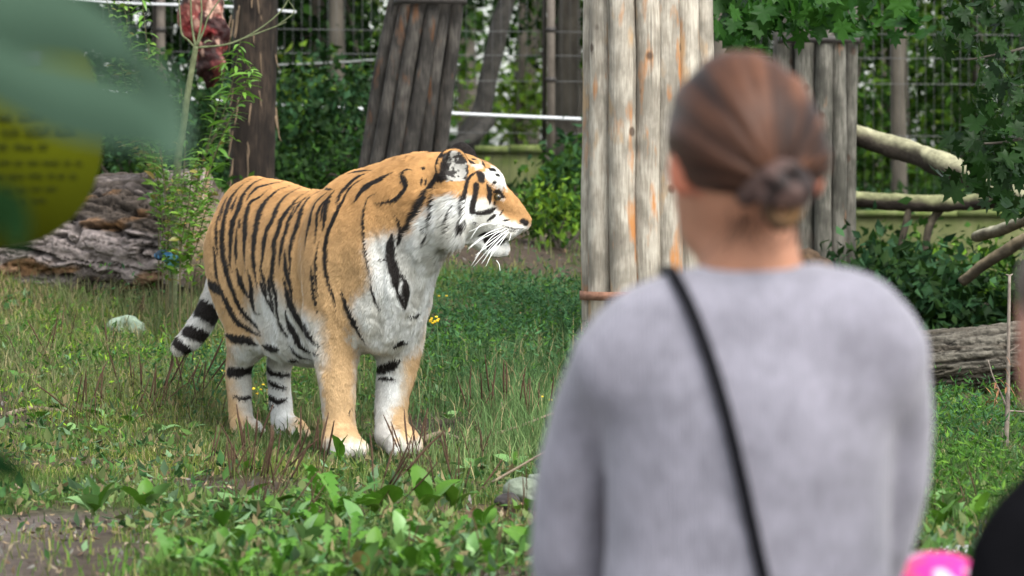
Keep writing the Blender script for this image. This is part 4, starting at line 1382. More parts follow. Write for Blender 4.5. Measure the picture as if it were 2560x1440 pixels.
def build_forest():
    Q = lambda px, py, d: P(px, py, d)
    # far wood that closes the view
    g = np.random.default_rng(11)
    n = 15000
    x = g.uniform(-16, 16, n); y = g.uniform(56, 72, n)
    z = .6 + 9.5 * g.random(n) ** 1.25
    k = fbm(np.stack([x * .55, y * .3, z * .55], 1), 3, 3)
    gap = np.exp(-((x - (1310 - 1280) * y / FPX) / 1.1) ** 2) * sstep(.4, 1.0, z) * sstep(3.2, 2.2, z)
    sel = (k > .50 + .2 * gap) | (z < .95)
    V, F, C = leaf_cloud(np.stack([x, y, z], 1)[sel], .42, g, MID + DARK, aspect=.7)
    o = mk('far_wood', V, F, M_LEAF, smooth=False, col=C)
    tag(o, 'hazy green wood far behind the fence', None, None, 'stuff')
    # trees behind the fence; each with its own trunk and low hanging crown
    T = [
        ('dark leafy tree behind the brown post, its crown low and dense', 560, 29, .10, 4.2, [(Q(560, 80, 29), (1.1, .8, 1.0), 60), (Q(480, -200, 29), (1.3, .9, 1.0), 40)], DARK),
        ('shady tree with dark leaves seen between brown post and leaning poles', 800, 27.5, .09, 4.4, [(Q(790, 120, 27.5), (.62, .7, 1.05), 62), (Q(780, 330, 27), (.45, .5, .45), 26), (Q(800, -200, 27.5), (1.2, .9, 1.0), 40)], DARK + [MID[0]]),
        ('slim tree whose bright leaves show left of the leaning poles', 745, 31, .07, 4.0, [(Q(740, 230, 31), (.35, .4, .6), 13), (Q(770, 280, 26.4), (.14, .12, .22), 6), (Q(850, 30, 31), (.8, .5, .5), 24)], BRIGHT),  # sunlit foliage imitated by the brighter leaf colour
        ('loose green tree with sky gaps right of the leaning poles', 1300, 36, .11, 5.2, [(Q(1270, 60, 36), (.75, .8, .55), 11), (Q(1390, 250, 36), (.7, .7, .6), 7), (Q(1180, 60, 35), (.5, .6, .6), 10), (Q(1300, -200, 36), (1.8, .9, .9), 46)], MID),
        ('sapling with sunlit yellow green leaf colour behind the white rope', 1290, 33, .04, 2.4, [(Q(1285, 270, 33), (.42, .4, .32), 11), (Q(1420, 260, 33), (.3, .3, .5), 8)], BRIGHT),  # sunlight on these leaves is put into their colour
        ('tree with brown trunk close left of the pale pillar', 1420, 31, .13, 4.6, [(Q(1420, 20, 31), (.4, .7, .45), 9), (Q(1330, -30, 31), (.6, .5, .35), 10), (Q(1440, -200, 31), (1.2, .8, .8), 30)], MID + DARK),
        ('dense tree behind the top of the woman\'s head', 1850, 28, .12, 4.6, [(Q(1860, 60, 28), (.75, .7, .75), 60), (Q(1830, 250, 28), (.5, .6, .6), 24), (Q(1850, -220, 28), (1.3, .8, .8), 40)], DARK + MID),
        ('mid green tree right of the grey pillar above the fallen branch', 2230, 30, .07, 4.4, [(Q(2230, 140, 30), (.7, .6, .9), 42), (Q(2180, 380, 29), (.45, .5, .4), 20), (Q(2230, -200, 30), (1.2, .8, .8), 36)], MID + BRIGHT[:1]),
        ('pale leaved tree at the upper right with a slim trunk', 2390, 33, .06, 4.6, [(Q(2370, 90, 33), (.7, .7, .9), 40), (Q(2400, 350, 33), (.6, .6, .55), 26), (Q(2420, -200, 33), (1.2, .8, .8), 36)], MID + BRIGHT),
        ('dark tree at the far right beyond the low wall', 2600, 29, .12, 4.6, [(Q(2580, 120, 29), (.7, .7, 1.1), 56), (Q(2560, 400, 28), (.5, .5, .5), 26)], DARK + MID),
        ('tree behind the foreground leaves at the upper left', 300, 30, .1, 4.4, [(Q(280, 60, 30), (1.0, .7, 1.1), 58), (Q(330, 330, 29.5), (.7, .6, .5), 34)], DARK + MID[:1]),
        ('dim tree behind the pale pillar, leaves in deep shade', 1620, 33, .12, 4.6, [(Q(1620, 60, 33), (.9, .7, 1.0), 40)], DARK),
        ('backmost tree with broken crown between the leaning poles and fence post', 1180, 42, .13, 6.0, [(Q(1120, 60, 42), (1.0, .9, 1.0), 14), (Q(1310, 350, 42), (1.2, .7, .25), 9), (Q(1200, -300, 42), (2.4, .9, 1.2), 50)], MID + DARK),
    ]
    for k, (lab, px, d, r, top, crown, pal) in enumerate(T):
        tree('broadleaf_tree', lab, px, d, r, top, crown + [((on_ground(px, d)[0] * 1.0, d - 4.0, 5.6), (2.0, 1.6, .9), 34)], pal, seed=100 + k, group='trees behind the fence', size=.10)  # extra crown: unseen canopy added overhead to keep the forest floor dark
    # dark leaning trunk, forked
    root = empty('leaning_tree', on_ground(1150, 25.5)); tag(root, 'dark bare trunk leaning right behind the leaning pole bundle', 'tree')
    b = on_ground(1140, 25.5)
    V, F = tube([b - [0, 0, .1], P(1165, 370, 25.5), P(1205, 275, 25.5), P(1222, 190, 25.5), P(1250, 60, 25.5), P(1300, -120, 25.5), P(1370, -420, 25.5)], [.10, .085, .068, .062, .06, .055, .05], 12, n=6, wob=.012)
    dk = plain_mat('dark_trunk_bark', (.016, .014, .012), rough=.8, vscale=18, c2=(.04, .035, .03), bump=.6)  # dark bark tone shared by trunk and limb
    mk('trunk', V, F, dk, root)
    V, F = tube([P(1222, 300, 25.5), P(1180, 345, 25.2), P(1120, 372, 25.1)], [.05, .045, .04], 10, n=5)
    mk('limb', V, F, dk, root)
    # bare trunks among the crowns
    for k, (px, d, r, lean, lab) in enumerate([(842, 26.5, .055, .05, 'slim mossy trunk left of the leaning poles'), (1412, 29, .085, .0, 'brown trunk close behind the right fence post'), (2250, 27, .055, -.05, 'slender trunk right of the grey pillar'),
                                               (2450, 30, .05, .1, 'thin grey trunk at the upper right among pale leaves'), (1345, 38, .06, -.1, 'thin far trunk left of the right fence post'), (2180, 36, .08, .05, 'dim trunk just right of the grey pillar')]):
        tree('slim_tree', lab, px, d, r, 4.2, [(P(px, -330, d), (.8, .6, .5), 16)], MID + DARK, seed=300 + k, lean=lean, limbs=2)
    # shrubs
    Sx = [
        ('dark shrub behind the sapling above the big log', 500, 21.5, .75, 1.0, 46, DARK + BLUE, .06), ('green shrub above the big log behind the foreground leaf', 330, 22, .8, 1.2, 50, MID + DARK, .06),
        ('dark ferny shrub between brown post and leaning poles', 790, 23, .85, 1.1, 70, DARK + BLUE, .06), ('low green shrub at the foot of the leaning poles', 860, 21, .4, .8, 26, DARK + MID[:1], .05),
        ('bright green shrub left of the pale pillar at its foot', 1400, 20.2, .28, .5, 22, MID + BRIGHT[:2], .05), ('pale leaved shrub in front of the short wall piece', 1440, 22.5, .55, .35, 16, MID + BLUE, .07),
        ('leafy shrub under the level branch at the right', 2250, 20.5, .22, .8, 26, MID + DARK, .06), ('dark green shrub left end of the right log', 2200, 18.2, .24, .6, 34, DARK + BLUE, .07),
        ('dense dark shrub behind the right log', 2350, 17.6, .22, .6, 36, DARK + BLUE, .07), ('bright leafy shrub behind the dead stem', 2500, 18.4, .26, .55, 30, MID + BRIGHT[:1], .06),
        ('green shrub at the right picture edge above the log', 2620, 17.6, .3, .5, 30, MID + DARK, .06), ('small shrub behind the tiger\'s hips', 560, 18.6, .35, .5, 18, MID, .05),
    ]
    for k, (lab, px, d, h, w, nc, pal, sz) in enumerate(Sx):
        shrub('shrub', lab, px, d, h, w, nc, pal, sz, seed=200 + k, group='shrubs around the enclosure')
    # undergrowth: the shaded ground layer nobody could count
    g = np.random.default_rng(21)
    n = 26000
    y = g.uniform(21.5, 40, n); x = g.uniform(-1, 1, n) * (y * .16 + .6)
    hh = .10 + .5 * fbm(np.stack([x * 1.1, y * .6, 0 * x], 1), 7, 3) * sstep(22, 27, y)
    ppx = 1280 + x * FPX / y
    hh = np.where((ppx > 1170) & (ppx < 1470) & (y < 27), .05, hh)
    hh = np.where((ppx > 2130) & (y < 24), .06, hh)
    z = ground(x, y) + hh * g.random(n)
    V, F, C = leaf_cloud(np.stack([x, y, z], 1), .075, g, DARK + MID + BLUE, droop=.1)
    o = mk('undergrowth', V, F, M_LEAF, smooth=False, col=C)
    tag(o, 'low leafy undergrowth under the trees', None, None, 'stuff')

# ---- leaves that can be picked apart
def maple_leaf_data():
    a = np.array([0, 14, 30, 48, 60, 74, 92, 112, 135, 155, 172, 180]) * math.pi / 180
    r = np.array([1.0, .62, .74, .38, .52, .84, .5, .66, .42, .56, .3, .14])
    R = [(r_ * math.sin(t), r_ * math.cos(t)) for t, r_ in zip(a, r)]
    Lh = [(-x, y) for x, y in R[1:-1]][::-1]
    ring = np.array(R + Lh)
    V = np.zeros((len(ring) + 1, 3)); V[1:, :2] = ring
    rr = np.linalg.norm(ring, axis=1)
    V[1:, 2] = -.16 * rr ** 2 + .05 * np.sin(np.arange(len(ring)) * 2.1)
    n = len(ring)
    F = np.array([[0, i + 1, (i + 1) % n + 1] for i in range(n)])
    V[:, 1] += .2
    return V, F

def oval_leaf_data(w=.5, L=1.0, pet=.25, curl=.25, fold=.16, n=7, seed=0, wav=.03):
    g = np.random.default_rng(seed)
    t = np.linspace(0, 1, n)
    prof = np.sin(np.pi * np.clip(t, 0, 1) ** .85) ** .75 * w / 2
    prof[0] = .03; prof[-1] = .008
    V = [];
    for i in range(n):
        y = pet + t[i] * L
        z = curl * (t[i] - t[i] ** 2 * 1.35)
        for k, u in enumerate((-1, -.5, 0, .5, 1)):
            V.append((u * prof[i], y, z + fold * abs(u) * prof[i] * 1.4 + (g.random() - .5) * wav * (abs(u) > .4)))
    V = [(-.018, 0, -.05), (.018, 0, -.05)] + V
    F4 = [[2 + i * 5 + k, 2 + i * 5 + k + 1, 2 + (i + 1) * 5 + k + 1, 2 + (i + 1) * 5 + k] for i in range(n - 1) for k in range(4)]
    F4.append([0, 1, 5, 3])
    return np.array(V), np.array(F4)

def lobed_leaf_data(w=.34, L=1.0, seed=0):
    g = np.random.default_rng(seed)
    ys = np.linspace(0, L, 13)
    V = []
    for i, y in enumerate(ys):
        e = w / 2 * (.25 + .75 * (y / L) ** .8) * (1.0 if i % 2 else .42) * (.8 + .4 * g.random())
        if i == 12: e = .01
        z = .28 * (y - y * y * 1.2) + .02 * g.normal()
        for u in (-1, 0, 1):
            V.append((u * e, y - (.05 if i % 2 and u else 0), z + .12 * abs(u) * e))
    F = [[i * 3 + k, i * 3 + k + 1, (i + 1) * 3 + k + 1, (i + 1) * 3 + k] for i in range(12) for k in range(2)]
    return np.array(V), np.array(F)

def rot(az, pitch, roll, s, loc):
    return Matrix.Translation(Vector(loc)) @ Matrix.Rotation(az, 4, 'Z') @ Matrix.Rotation(pitch, 4, 'X') @ Matrix.Rotation(roll, 4, 'Y') @ Matrix.Scale(s, 4)

def build_maples():
    V, F = maple_leaf_data()
    md = leaf_mat('maple_leaf_dark', (.006, .020, .004), (.016, .046, .008), trans=.3, spec=.15)  # darker copy: shade of the silhouetted leaves is put into the colour
    mm = leaf_mat('maple_leaf_green', (.012, .046, .007), (.030, .090, .011), trans=.35, spec=.12)
    g = np.random.default_rng(31)
    def maple(label, base_px, d, top, boughs, leaves, mat, size, seed):
        g = np.random.default_rng(seed)
        b = on_ground(base_px, d)
        root = empty('maple_tree', b); tag(root, label, 'tree')
        tp = P(base_px, top, d)
        Vt, Ft = tube([b - [0, 0, .1], (b + tp) / 2, tp], [.07, .06, .045], 12, n=8, wob=.01)
        mk('trunk', Vt, Ft, M_BARK, root)
        for q in boughs:
            Vt, Ft = tube([P(*p) for p in q], np.linspace(.014, .003, len(q)), 6, n=5)
            mk('bough', Vt, Ft, M_BARK, root)
        me = mesh_data('maple_leaf', V, F, mat)
        for (x0, y0, x1, y1, n, dd) in leaves:
            for _ in range(n):
                p = P(g.uniform(x0, x1), g.uniform(y0, y1), d + dd + g.normal() * .25)
                M = Matrix.Translation(Vector(p - b)) @ Matrix.Rotation(g.normal() * 1.1, 4, 'Z') @ Matrix.Rotation(-2.2 + g.normal() * .85, 4, 'X') @ Matrix.Rotation(g.normal() * .8, 4, 'Y') @ Matrix.Scale(size * (.7 + .6 * g.random()), 4)
                inst('leaf', me, root, M)
    maple('maple tree whose large green leaves hang in above the woman\'s head', 1800, 22.5, -560,
          [[(1800, -300, 22.5), (1850, -60, 18), (1930, 10, 16.4), (2010, 40, 16.2)], [(1800, -300, 22.5), (2020, -80, 17), (2100, 0, 16.3)]],
          [(1772, -50, 1930, 75, 48, -6.3), (1900, -40, 2130, 60, 60, -6.3), (2000, 20, 2130, 105, 14, -6.3), (1800, 40, 1880, 140, 10, -6.2), (2140, -40, 2330, 80, 26, -5.5)], mm, .085, 41)
    maple('maple tree reaching in from the right edge with dark leaves', 2950, 15.5, -700,
          [[(2950, -100, 15.5), (2700, 60, 15.2), (2560, 120, 15), (2420, 150, 15)], [(2950, 100, 15.5), (2700, 280, 15.2), (2540, 350, 15), (2400, 360, 15)], [(2950, -400, 15.5), (2650, -100, 15.2), (2480, 20, 15)]],
          [(2330, -40, 2600, 110, 60, -.4), (2420, 80, 2600, 250, 36, -.4), (2420, 250, 2600, 430, 64, -.4), (2380, 330, 2480, 400, 12, -.4), (2450, 400, 2600, 520, 40, -.4), (2350, 420, 2470, 480, 10, -.4)], md, .066, 42)

def build_sapling():
    root_p = on_ground(430, 17.0)
    root = empty('bare_sapling', root_p); tag(root, 'thin bare sapling with forking twigs in front of the hanging meat', 'sapling')
    m = plain_mat('sapling_bark', (.075, .085, .04), rough=.8, vscale=40, c2=(.13, .145, .075), bump=.3)
    D = 16.8
    px = lambda L: [P(x, y, D) for x, y in L]
    V, F = tube([root_p - [0, 0, .05]] + px([(443, 420), (455, 330), (468, 240), (480, 170), (490, 115)]), [.019, .018, .016, .0145, .013, .012], 9, n=6, wob=.0015)
    mk('trunk', V, F, m, root)
    for L, r in (([(488, 120), (470, 100), (454, 84), (450, 40), (444, -40)], .0055), ([(489, 118), (482, 80), (478, 40), (476, -40)], .0065), ([(491, 116), (500, 75), (504, 30), (500, -40)], .0065),
                 ([(492, 116), (510, 75), (522, 40), (556, -10)], .0055), ([(494, 119), (530, 116), (580, 108), (640, 78), (700, 30), (730, -20)], .0055), ([(496, 118), (560, 112), (620, 92), (690, 66), (716, 55)], .0048),
                 ([(690, 66), (735, 30), (722, 0), (728, -30)], .003), ([(510, 108), (520, 102), (530, 104)], .005)):
        V, F = tube(px(L), np.linspace(r, r * .55, len(L)), 6, n=5)
        mk('twig', V, F, m, root)
    # dead stem on the right
    b = on_ground(2517, 13.0)
    root = empty('dead_stem', b); tag(root, 'upright dead stem with side twigs in front of the right log', 'dead plant')
    m2 = plain_mat('dead_wood', (.13, .10, .085), rough=.9, vscale=40, c2=(.22, .18, .15))
    px = lambda L: [P(x, y, 13.0) for x, y in L]
    V, F = tube([b - [0, 0, .02]] + px([(2516, 1090), (2519, 1020), (2521, 900), (2522, 800), (2524, 690)]), [.0085, .0085, .008, .0065, .006, .005], 8, n=5, wob=.001)
    mk('stem', V, F, m2, root)
    for L in ([(2518, 1020), (2500, 980), (2482, 940), (2470, 900)], [(2518, 1028), (2540, 1028), (2590, 1032)], [(2516, 1150), (2505, 1110), (2508, 1070)], [(2516, 1155), (2450, 1150), (2390, 1158)], [(2521, 880), (2535, 872), (2548, 862)], [(2524, 690), (2515, 686)], [(2524, 690), (2532, 685)],
              [(2516, 1150), (2530, 1146), (2538, 1140)]):
        V, F = tube(px(L), np.linspace(.004, .002, len(L)), 5, n=4)
        mk('twig', V, F, m2, root)
    md = leaf_mat('dry_leaf', (.18, .07, .03), (.26, .12, .05), trans=.2)
    Vl, Fl = oval_leaf_data(.22, 1, .1, .1, seed=3)
    me = mesh_data('dry_leaf', Vl, Fl, md)
    g = np.random.default_rng(3)
    for k in range(22):
        p = P(2500 + g.normal() * 22, 960 + g.normal() * 25, 12.98)
        inst('leaf', me, root, rot(g.random() * 6, -.6 + g.normal() * .5, 0, .035, p - b))

def build_weeds():
    """Tall weeds with narrow leaves: every stem a plant of its own."""
    g = np.random.default_rng(51)
    m1 = leaf_mat('willow_leaf', (.07, .17, .022), (.14, .28, .035), trans=.35)
    m2 = leaf_mat('small_leaf', (.065, .16, .020), (.15, .26, .032), trans=.35)
    m3 = leaf_mat('yellowing_leaf', (.20, .19, .04), (.33, .23, .06), trans=.35)
    ms = plain_mat('weed_stem', (.05, .055, .018), rough=.8, c2=(.09, .07, .035))
    lance = [mesh_data('lance_leaf', *oval_leaf_data(.22, 1, .04, .3, .2, n=5, seed=s), m1) for s in range(3)]
    small = [mesh_data('small_leaf', *oval_leaf_data(.5, 1, .1, .2, .2, n=4, seed=s), m2) for s in range(2)]
    yel = mesh_data('yellow_leaf', *oval_leaf_data(.55, 1, .1, .2, .2, n=4, seed=9), m3)
    def weed(label, pts, d, kind, n, ls, r=.004, group=None, spread=0, name='tall_weed'):
        q = np.array([P(x, y, d) for x, y in pts])
        b = q[0].copy(); b[2] = min(float(ground(b[0], b[1])), q[0][2])
        root = empty(name, b); tag(root, label, 'weed', group)
        path = np.vstack([b - [0, 0, .02], q]) if np.linalg.norm(q[0] - b) > .02 else q
        V, F = tube(path, np.linspace(r, r * .4, len(path)), 5, n=5)
        mk('stem', V, F, ms, root)
        c = catmull(q, 10)
        for k in range(n):
            t = k / n * .98 + .02 * g.random()
            i = min(int(t * (len(c) - 1)), len(c) - 1)
            p = c[i] + g.normal(size=3) * spread
            me = lance[k % 3] if kind == 'lance' else (small[k % 2] if g.random() > .13 else yel)
            tl = ls * (.55 + .6 * g.random()) * (1 - .35 * t)
            inst('leaf', me, root, rot(k * 2.4 + g.normal() * .4, .45 - .75 * t + g.normal() * .25, g.normal() * .3, tl, p - b))
    weed('tall willow leaved weed left of the sapling, tallest of its clump', [(420, 520), (400, 380), (385, 240), (368, 110), (352, -30)], 16.8, 'lance', 60, 0.118)
    weed('tall weed leaning left over the fence post with feathery tip', [(405, 540), (380, 380), (350, 220), (325, 100), (305, -20)], 16.9, 'small', 135, 0.065, spread=.012)
    weed('outer tall weed leaning far left with small leaves', [(395, 540), (360, 380), (325, 250), (292, 120), (262, -20)], 17.0, 'small', 105, 0.056, spread=.012)
    weed('bushy weed with narrow tips beside the left fence post', [(415, 540), (405, 400), (392, 290), (378, 190), (372, 110)], 16.7, 'small', 165, 0.053, spread=.020)
    weed('willow leaved weed right of the sapling reaching the post top', [(470, 600), (500, 430), (545, 320), (575, 230), (592, 150), (602, 95)], 16.6, 'lance', 66, 0.11)
    weed('willow leaved weed in front of the brown post, star shaped tips', [(480, 600), (520, 440), (560, 330), (600, 250), (622, 195), (625, 165)], 16.5, 'lance', 69, 0.114)
    weed('short willow leaved weed below the hanging meat', [(470, 600), (500, 440), (530, 320), (550, 240), (562, 170), (566, 155)], 16.7, 'lance', 54, 0.095)
    weed('slender weed crossing the sapling stem', [(450, 600), (458, 460), (462, 340), (456, 270), (452, 222)], 17.0, 'lance', 36, 0.085)
    weed('leafy weed with yellowing leaves between big log and tiger', [(450, 680), (455, 600), (470, 520), (480, 440), (500, 380)], 16.3, 'small', 195, 0.053, spread=.024, r=.005)
    weed('small leaved weed touching the tiger\'s rump', [(470, 690), (490, 620), (505, 560), (520, 510), (530, 480)], 16.35, 'small', 180, 0.05, spread=.026)
    weed('yellow flecked weed in front of the big log', [(430, 690), (420, 620), (425, 550), (440, 490), (452, 430)], 16.4, 'small', 180, 0.046, spread=.024)
    weed('small weed on top of the big log behind the leaf', [(372, 430), (350, 390), (330, 360), (310, 330), (300, 320)], 17.4, 'small', 90, 0.062, spread=.015)
    weed('second small weed on top of the big log', [(395, 430), (372, 380), (352, 340), (345, 315)], 17.3, 'small', 75, 0.062, spread=.015)
    weed('drooping weed with reddish dry leaves behind the sapling', [(480, 600), (500, 500), (520, 420), (545, 370), (580, 350)], 17.2, 'small', 60, 0.046, spread=.012)

def build_plantains():
    g = np.random.default_rng(61)
    mats = [leaf_mat('plantain_leaf', (.04, .115, .008), (.09, .20, .018), rough=.5, trans=.25, spec=.3),
            leaf_mat('plantain_leaf_pale', (.085, .185, .045), (.15, .265, .085), rough=.45, trans=.18, spec=.4)]
    old = leaf_mat('plantain_leaf_yellowing', (.16, .17, .03), (.22, .15, .06), trans=.25)
    datas = [[mesh_data('plantain_leaf', *oval_leaf_data(.55 + .07 * (s % 3), 1, .28, .3 + .1 * (s % 2), .18, seed=s, wav=.05), m) for s in range(5)] for m in mats + [old]]
    mdl = leaf_mat('dandelion_leaf', (.04, .13, .010), (.09, .21, .018), rough=.5, trans=.25, spec=.25)
    datas.append([mesh_data('dandelion_leaf', *lobed_leaf_data(seed=s), mdl) for s in range(5)])
    mst = plain_mat('seed_stalk', (.038, .020, .012), rough=.9, vscale=150, c2=(.085, .045, .026))
    msg = plain_mat('green_stalk', (.10, .14, .03), rough=.8, vscale=60)
    stalks = []
    for s in range(4):
        gg = np.random.default_rng(s)
        bend = gg.normal() * .10
        V, F = tube([(0, 0, 0), (bend * .3, .02, .35), (bend * .7, .03, .5)], [.006, .006, .007], 5, n=2)
        V2, F2 = tube([(bend * .7, .03, .5), (bend * 1.3, .03, .78), (bend * 1.9, .02, 1.0)], [.0115, .0135, .006], 6, n=3)
        stalks.append(mesh_data('seed_stalk', *join([(V, F), (V2, F2)]), mst if s else msg))
    def plant(px, py, label, nl, ls, ns=0, sh=.16, pale=.35, tilt=0.0, group='plantains in the grass', up=.55, jag=False):
        b = place(px, py)
        root = empty('dandelion' if jag else 'plantain', b); tag(root, label, 'dandelion' if jag else 'plantain', 'dandelions in the grass' if jag else group)
        a0 = g.random() * 6.28
        for k in range(nl):
            me = datas[3 if jag else 2 if g.random() < .06 else 1 if g.random() < pale else 0][g.integers(0, 5)]
            inst('leaf', me, root, rot(a0 + k * 2.4 + g.normal() * .2, up * (.4 + 1.0 * g.random()) , g.normal() * .25, ls * (.45 + .85 * g.random()), (0, 0, .012)))
        for k in range(ns):
            M = Matrix.Translation(Vector((g.normal() * .02, g.normal() * .02, .01))) @ Matrix.Rotation(g.normal() * .22 + tilt, 4, 'Y') @ Matrix.Rotation(g.normal() * .2, 4, 'X') @ Matrix.Rotation(g.random() * 6, 4, 'Z') @ Matrix.Scale(sh * (.75 + .5 * g.random()), 4)
            inst('seed_stalk', stalks[g.integers(0, 4) if g.random() < .3 else g.integers(1, 4)], root, M)
        return root
    plant(240, 1300, 'large pale leaved plantain at the edge of the bare path', 9, .085, 0, pale=.8, up=.9)
    plant(365, 1285, 'plantain with upright leaves right of the pale one by the path', 7, .08, 0, pale=.4, up=1.1)
    plant(590, 1290, 'plantain with long dark seed stalks left of the leaning stalk tuft', 9, .085, 5, .17, tilt=.0)
    plant(655, 1300, 'plantain with a tuft of brown seed stalks leaning right', 9, .085, 10, .21, tilt=.38)
    plant(730, 1330, 'glossy round leaved plantain below the leaning stalks', 9, .08, 4, .17, tilt=.4)
    plant(620, 1190, 'plantain with many upright seed stalks on the dirt strip', 4, .05, 12, .20, tilt=.03)
    plant(850, 1175, 'single bright plantain right in front of the tiger\'s forepaw', 4, .075, 0, pale=0, up=1.3)
    plant(840, 1310, 'bright green jagged dandelion left of the fan of bent stalks', 16, .15, 0, up=1.0, jag=True)
    plant(790, 1300, 'jagged dandelion beside the leaning stalk tuft', 12, .12, 0, up=1.0, jag=True)
    plant(945, 1300, 'plantain with bent brown stalks in the middle foreground', 10, .085, 7, .24, tilt=.55, pale=.15)
    plant(1050, 1205, 'small plantain with upright stalks below the far forepaw', 5, .06, 8, .19, tilt=.1)
    plant(1060, 1300, 'large leaved plantain in the lower middle with a grey green leaf', 10, .10, 2, .17, pale=.4, up=.9)
    plant(1135, 1290, 'plantain with deep green upright leaves left of the dry straw', 9, .085, 7, .19, tilt=.2, pale=.15, up=1.0)
    plant(1180, 1190, 'pale leaved plantain below the tall grass tuft', 5, .06, 4, .17, tilt=.25, pale=.7)
    plant(1290, 1180, 'pale plantain above the grey stone', 8, .07, 0, pale=.8)
    plant(1290, 1350, 'plantain with short dark stalks beside the grey sleeve', 8, .075, 9, .12)
    plant(1330, 1300, 'round leaved plantain half hidden by the grey sleeve', 6, .07, 2, .12, pale=0)
    pos = [(460, 1395), (540, 1415), (610, 1380), (690, 1400), (760, 1385), (820, 1425), (880, 1380), (930, 1420), (1000, 1385), (1075, 1420), (1120, 1380), (1180, 1415), (1240, 1400), (720, 1440), (640, 1445), (980, 1450), (1100, 1460), (1230, 1455), (560, 1340), (800, 1345), (900, 1350), (1010, 1345), (1200, 1345)]
    pos += [(500, 1450), (580, 1460), (700, 1465), (760, 1450), (850, 1465), (910, 1460), (1040, 1455), (1160, 1460), (1290, 1440), (1320, 1400), (430, 1440), (860, 1405), (1060, 1400), (950, 1395)]
    cols = [(520, 'right of the bare path'), (640, 'below the leaning stalk tuft'), (760, 'left below the near forepaw'), (870, 'straight below the near forepaw'), (980, 'below the bent brown stalks'), (1090, 'below the far forepaw'), (1200, 'below the pale rosette'), (1400, 'touching the grey sleeve')]
    seen = {}
    for x, y in pos:
        tone = .85 if (x * 7 + y) % 3 == 0 else .15
        lab = ('pale' if tone > .5 else 'bright green') + ' plantain ' + ('on the bottom edge ' if y > 1435 else 'just above the bottom edge ' if y > 1405 else 'in the lower foreground ' if y > 1370 else 'in the thick leaf patch ') + [t for c, t in cols if x < c][0]
        seen[lab] = seen.get(lab, 0) + 1
        if seen[lab] > 1: lab = lab.replace(' plantain', ' smaller plantain', 1) if seen[lab] == 2 else lab.replace(' plantain', ' spread out plantain', 1)
        jag = (x * 3 + y) % 7 < 3
        if jag: lab = lab.replace('plantain', 'dandelion').replace('pale ', 'jagged ').replace('bright green ', 'jagged dark ')
        plant(x, y, lab, 9 if jag else 6, .085 if jag else .05 if 'smaller' in lab else .068, int(g.random() < .2) * 2, .13, pale=tone, group='plantains along the bottom edge', up=.95, jag=jag)
    for (x, y), lab in zip( [(170, 1095), (95, 1060), (260, 1060), (330, 1075), (395, 1090), (470, 1090), (240, 1100)], ['second small plantain from the left edge left of the hind paws', 'leftmost small plantain near the pale stick', 'small plantain in the middle of the left grass, behind another', 'small plantain right of the middle in the left grass', 'small plantain second left of the near hind paw', 'small plantain nearest the near hind paw on its left', 'small plantain in the middle of the left grass, in front']):
        plant(x, y, lab, 6, .055, 1, .14, pale=.5, group='small plantains at the left')
    for (x, y), lab in zip( [(1125, 1060), (1160, 1045), (1095, 1000), (1110, 980)], ['tiny plantain on the bare soil closest to the far forepaw', 'tiny plantain on the bare soil farther right', 'tiny plantain beside the far foreleg, lower one', 'tiny plantain beside the far foreleg, upper one']):
        plant(x, y, lab, 5, .045, 0, pale=.7, group='tiny plantains right of the tiger')
    for (x, y), lab in zip( [(60, 700), (110, 690), (150, 700)], ['leftmost leaf tuft at the foot of the big log', 'middle leaf tuft at the foot of the big log', 'right leaf tuft at the foot of the big log']):
        plant(x, y, lab, 6, .075, 0, pale=.8, up=.9, group='leaf tufts at the big log')
    for (x, y), lab in zip( [(2350, 1340), (2385, 1320), (2440, 1330), (2345, 1290)], ['leafy rosette touching the grey sweater just above the pink hat', 'leafy rosette above the middle of the pink hat', 'leafy rosette between pink hat and black jacket', 'topmost leafy rosette beside the sweater at lower right']):
        plant(x, y, lab, 8, .075, 0, pale=.25, up=.9, group='rosettes at the lower right')
    # bare reddish stalk tufts at the left and middle
    tuft_labels = ['reddish brown stalk tuft below the tail, left part', 'reddish brown stalk tuft below the tail tip', 'reddish brown stalk tuft leaning right between tail and hind paw', 'reddish brown stalk tuft left of the small plantains', 'reddish brown stalk tuft standing among the small plantains at left', 'reddish brown stalk tuft just under the tail tip', 'reddish brown stalk tuft near the left edge, lower of two', 'reddish brown stalk tuft near the left edge, higher on the slope', 'reddish brown thin stalk tuft in the middle of the left slope', 'reddish brown stalk tuft directly left of the near hind paw', 'reddish brown stalk tuft right of the far forepaw', 'reddish brown second stalk tuft right of the far forepaw', 'reddish brown stalk tuft beside the grey sleeve', 'reddish brown dense stalk tuft on the dirt strip', 'reddish brown stalk tuft below the near forepaw, leaning', 'reddish brown stalk tuft left on the dirt strip', 'reddish brown stalk tuft in the lower right rosettes', 'reddish brown short stalk tuft below the far forepaw', 'reddish brown stalk tuft in front of the big log, left', 'reddish brown stalk tuft in front of the big log, right', 'reddish brown thin stalk tuft beside the pale whitish reflection shape']
    for k, (x, y, n, h) in enumerate([(360, 1070, 5, .21), (400, 1040, 6, .24), (470, 1020, 6, .26), (320, 1010, 4, .2), (215, 1075, 6, .21), (430, 960, 5, .18), (100, 930, 4, .2), (180, 870, 4, .17), (290, 900, 4, .17), (510, 1050, 4, .22),
                                      (1210, 1080, 5, .2), (1260, 1070, 5, .22), (1330, 1090, 5, .2), (640, 1240, 8, .2), (780, 1225, 6, .22), (560, 1210, 4, .17), (2390, 1310, 5, .13), (1000, 1180, 4, .14), (240, 780, 4, .16), (370, 730, 4, .16), (330, 830, 4, .15)]):
        b = place(x, y)
        root = empty('dry_stalk_tuft', b)
        tag(root, tuft_labels[k], 'weed', 'tufts of dry seed stalks')
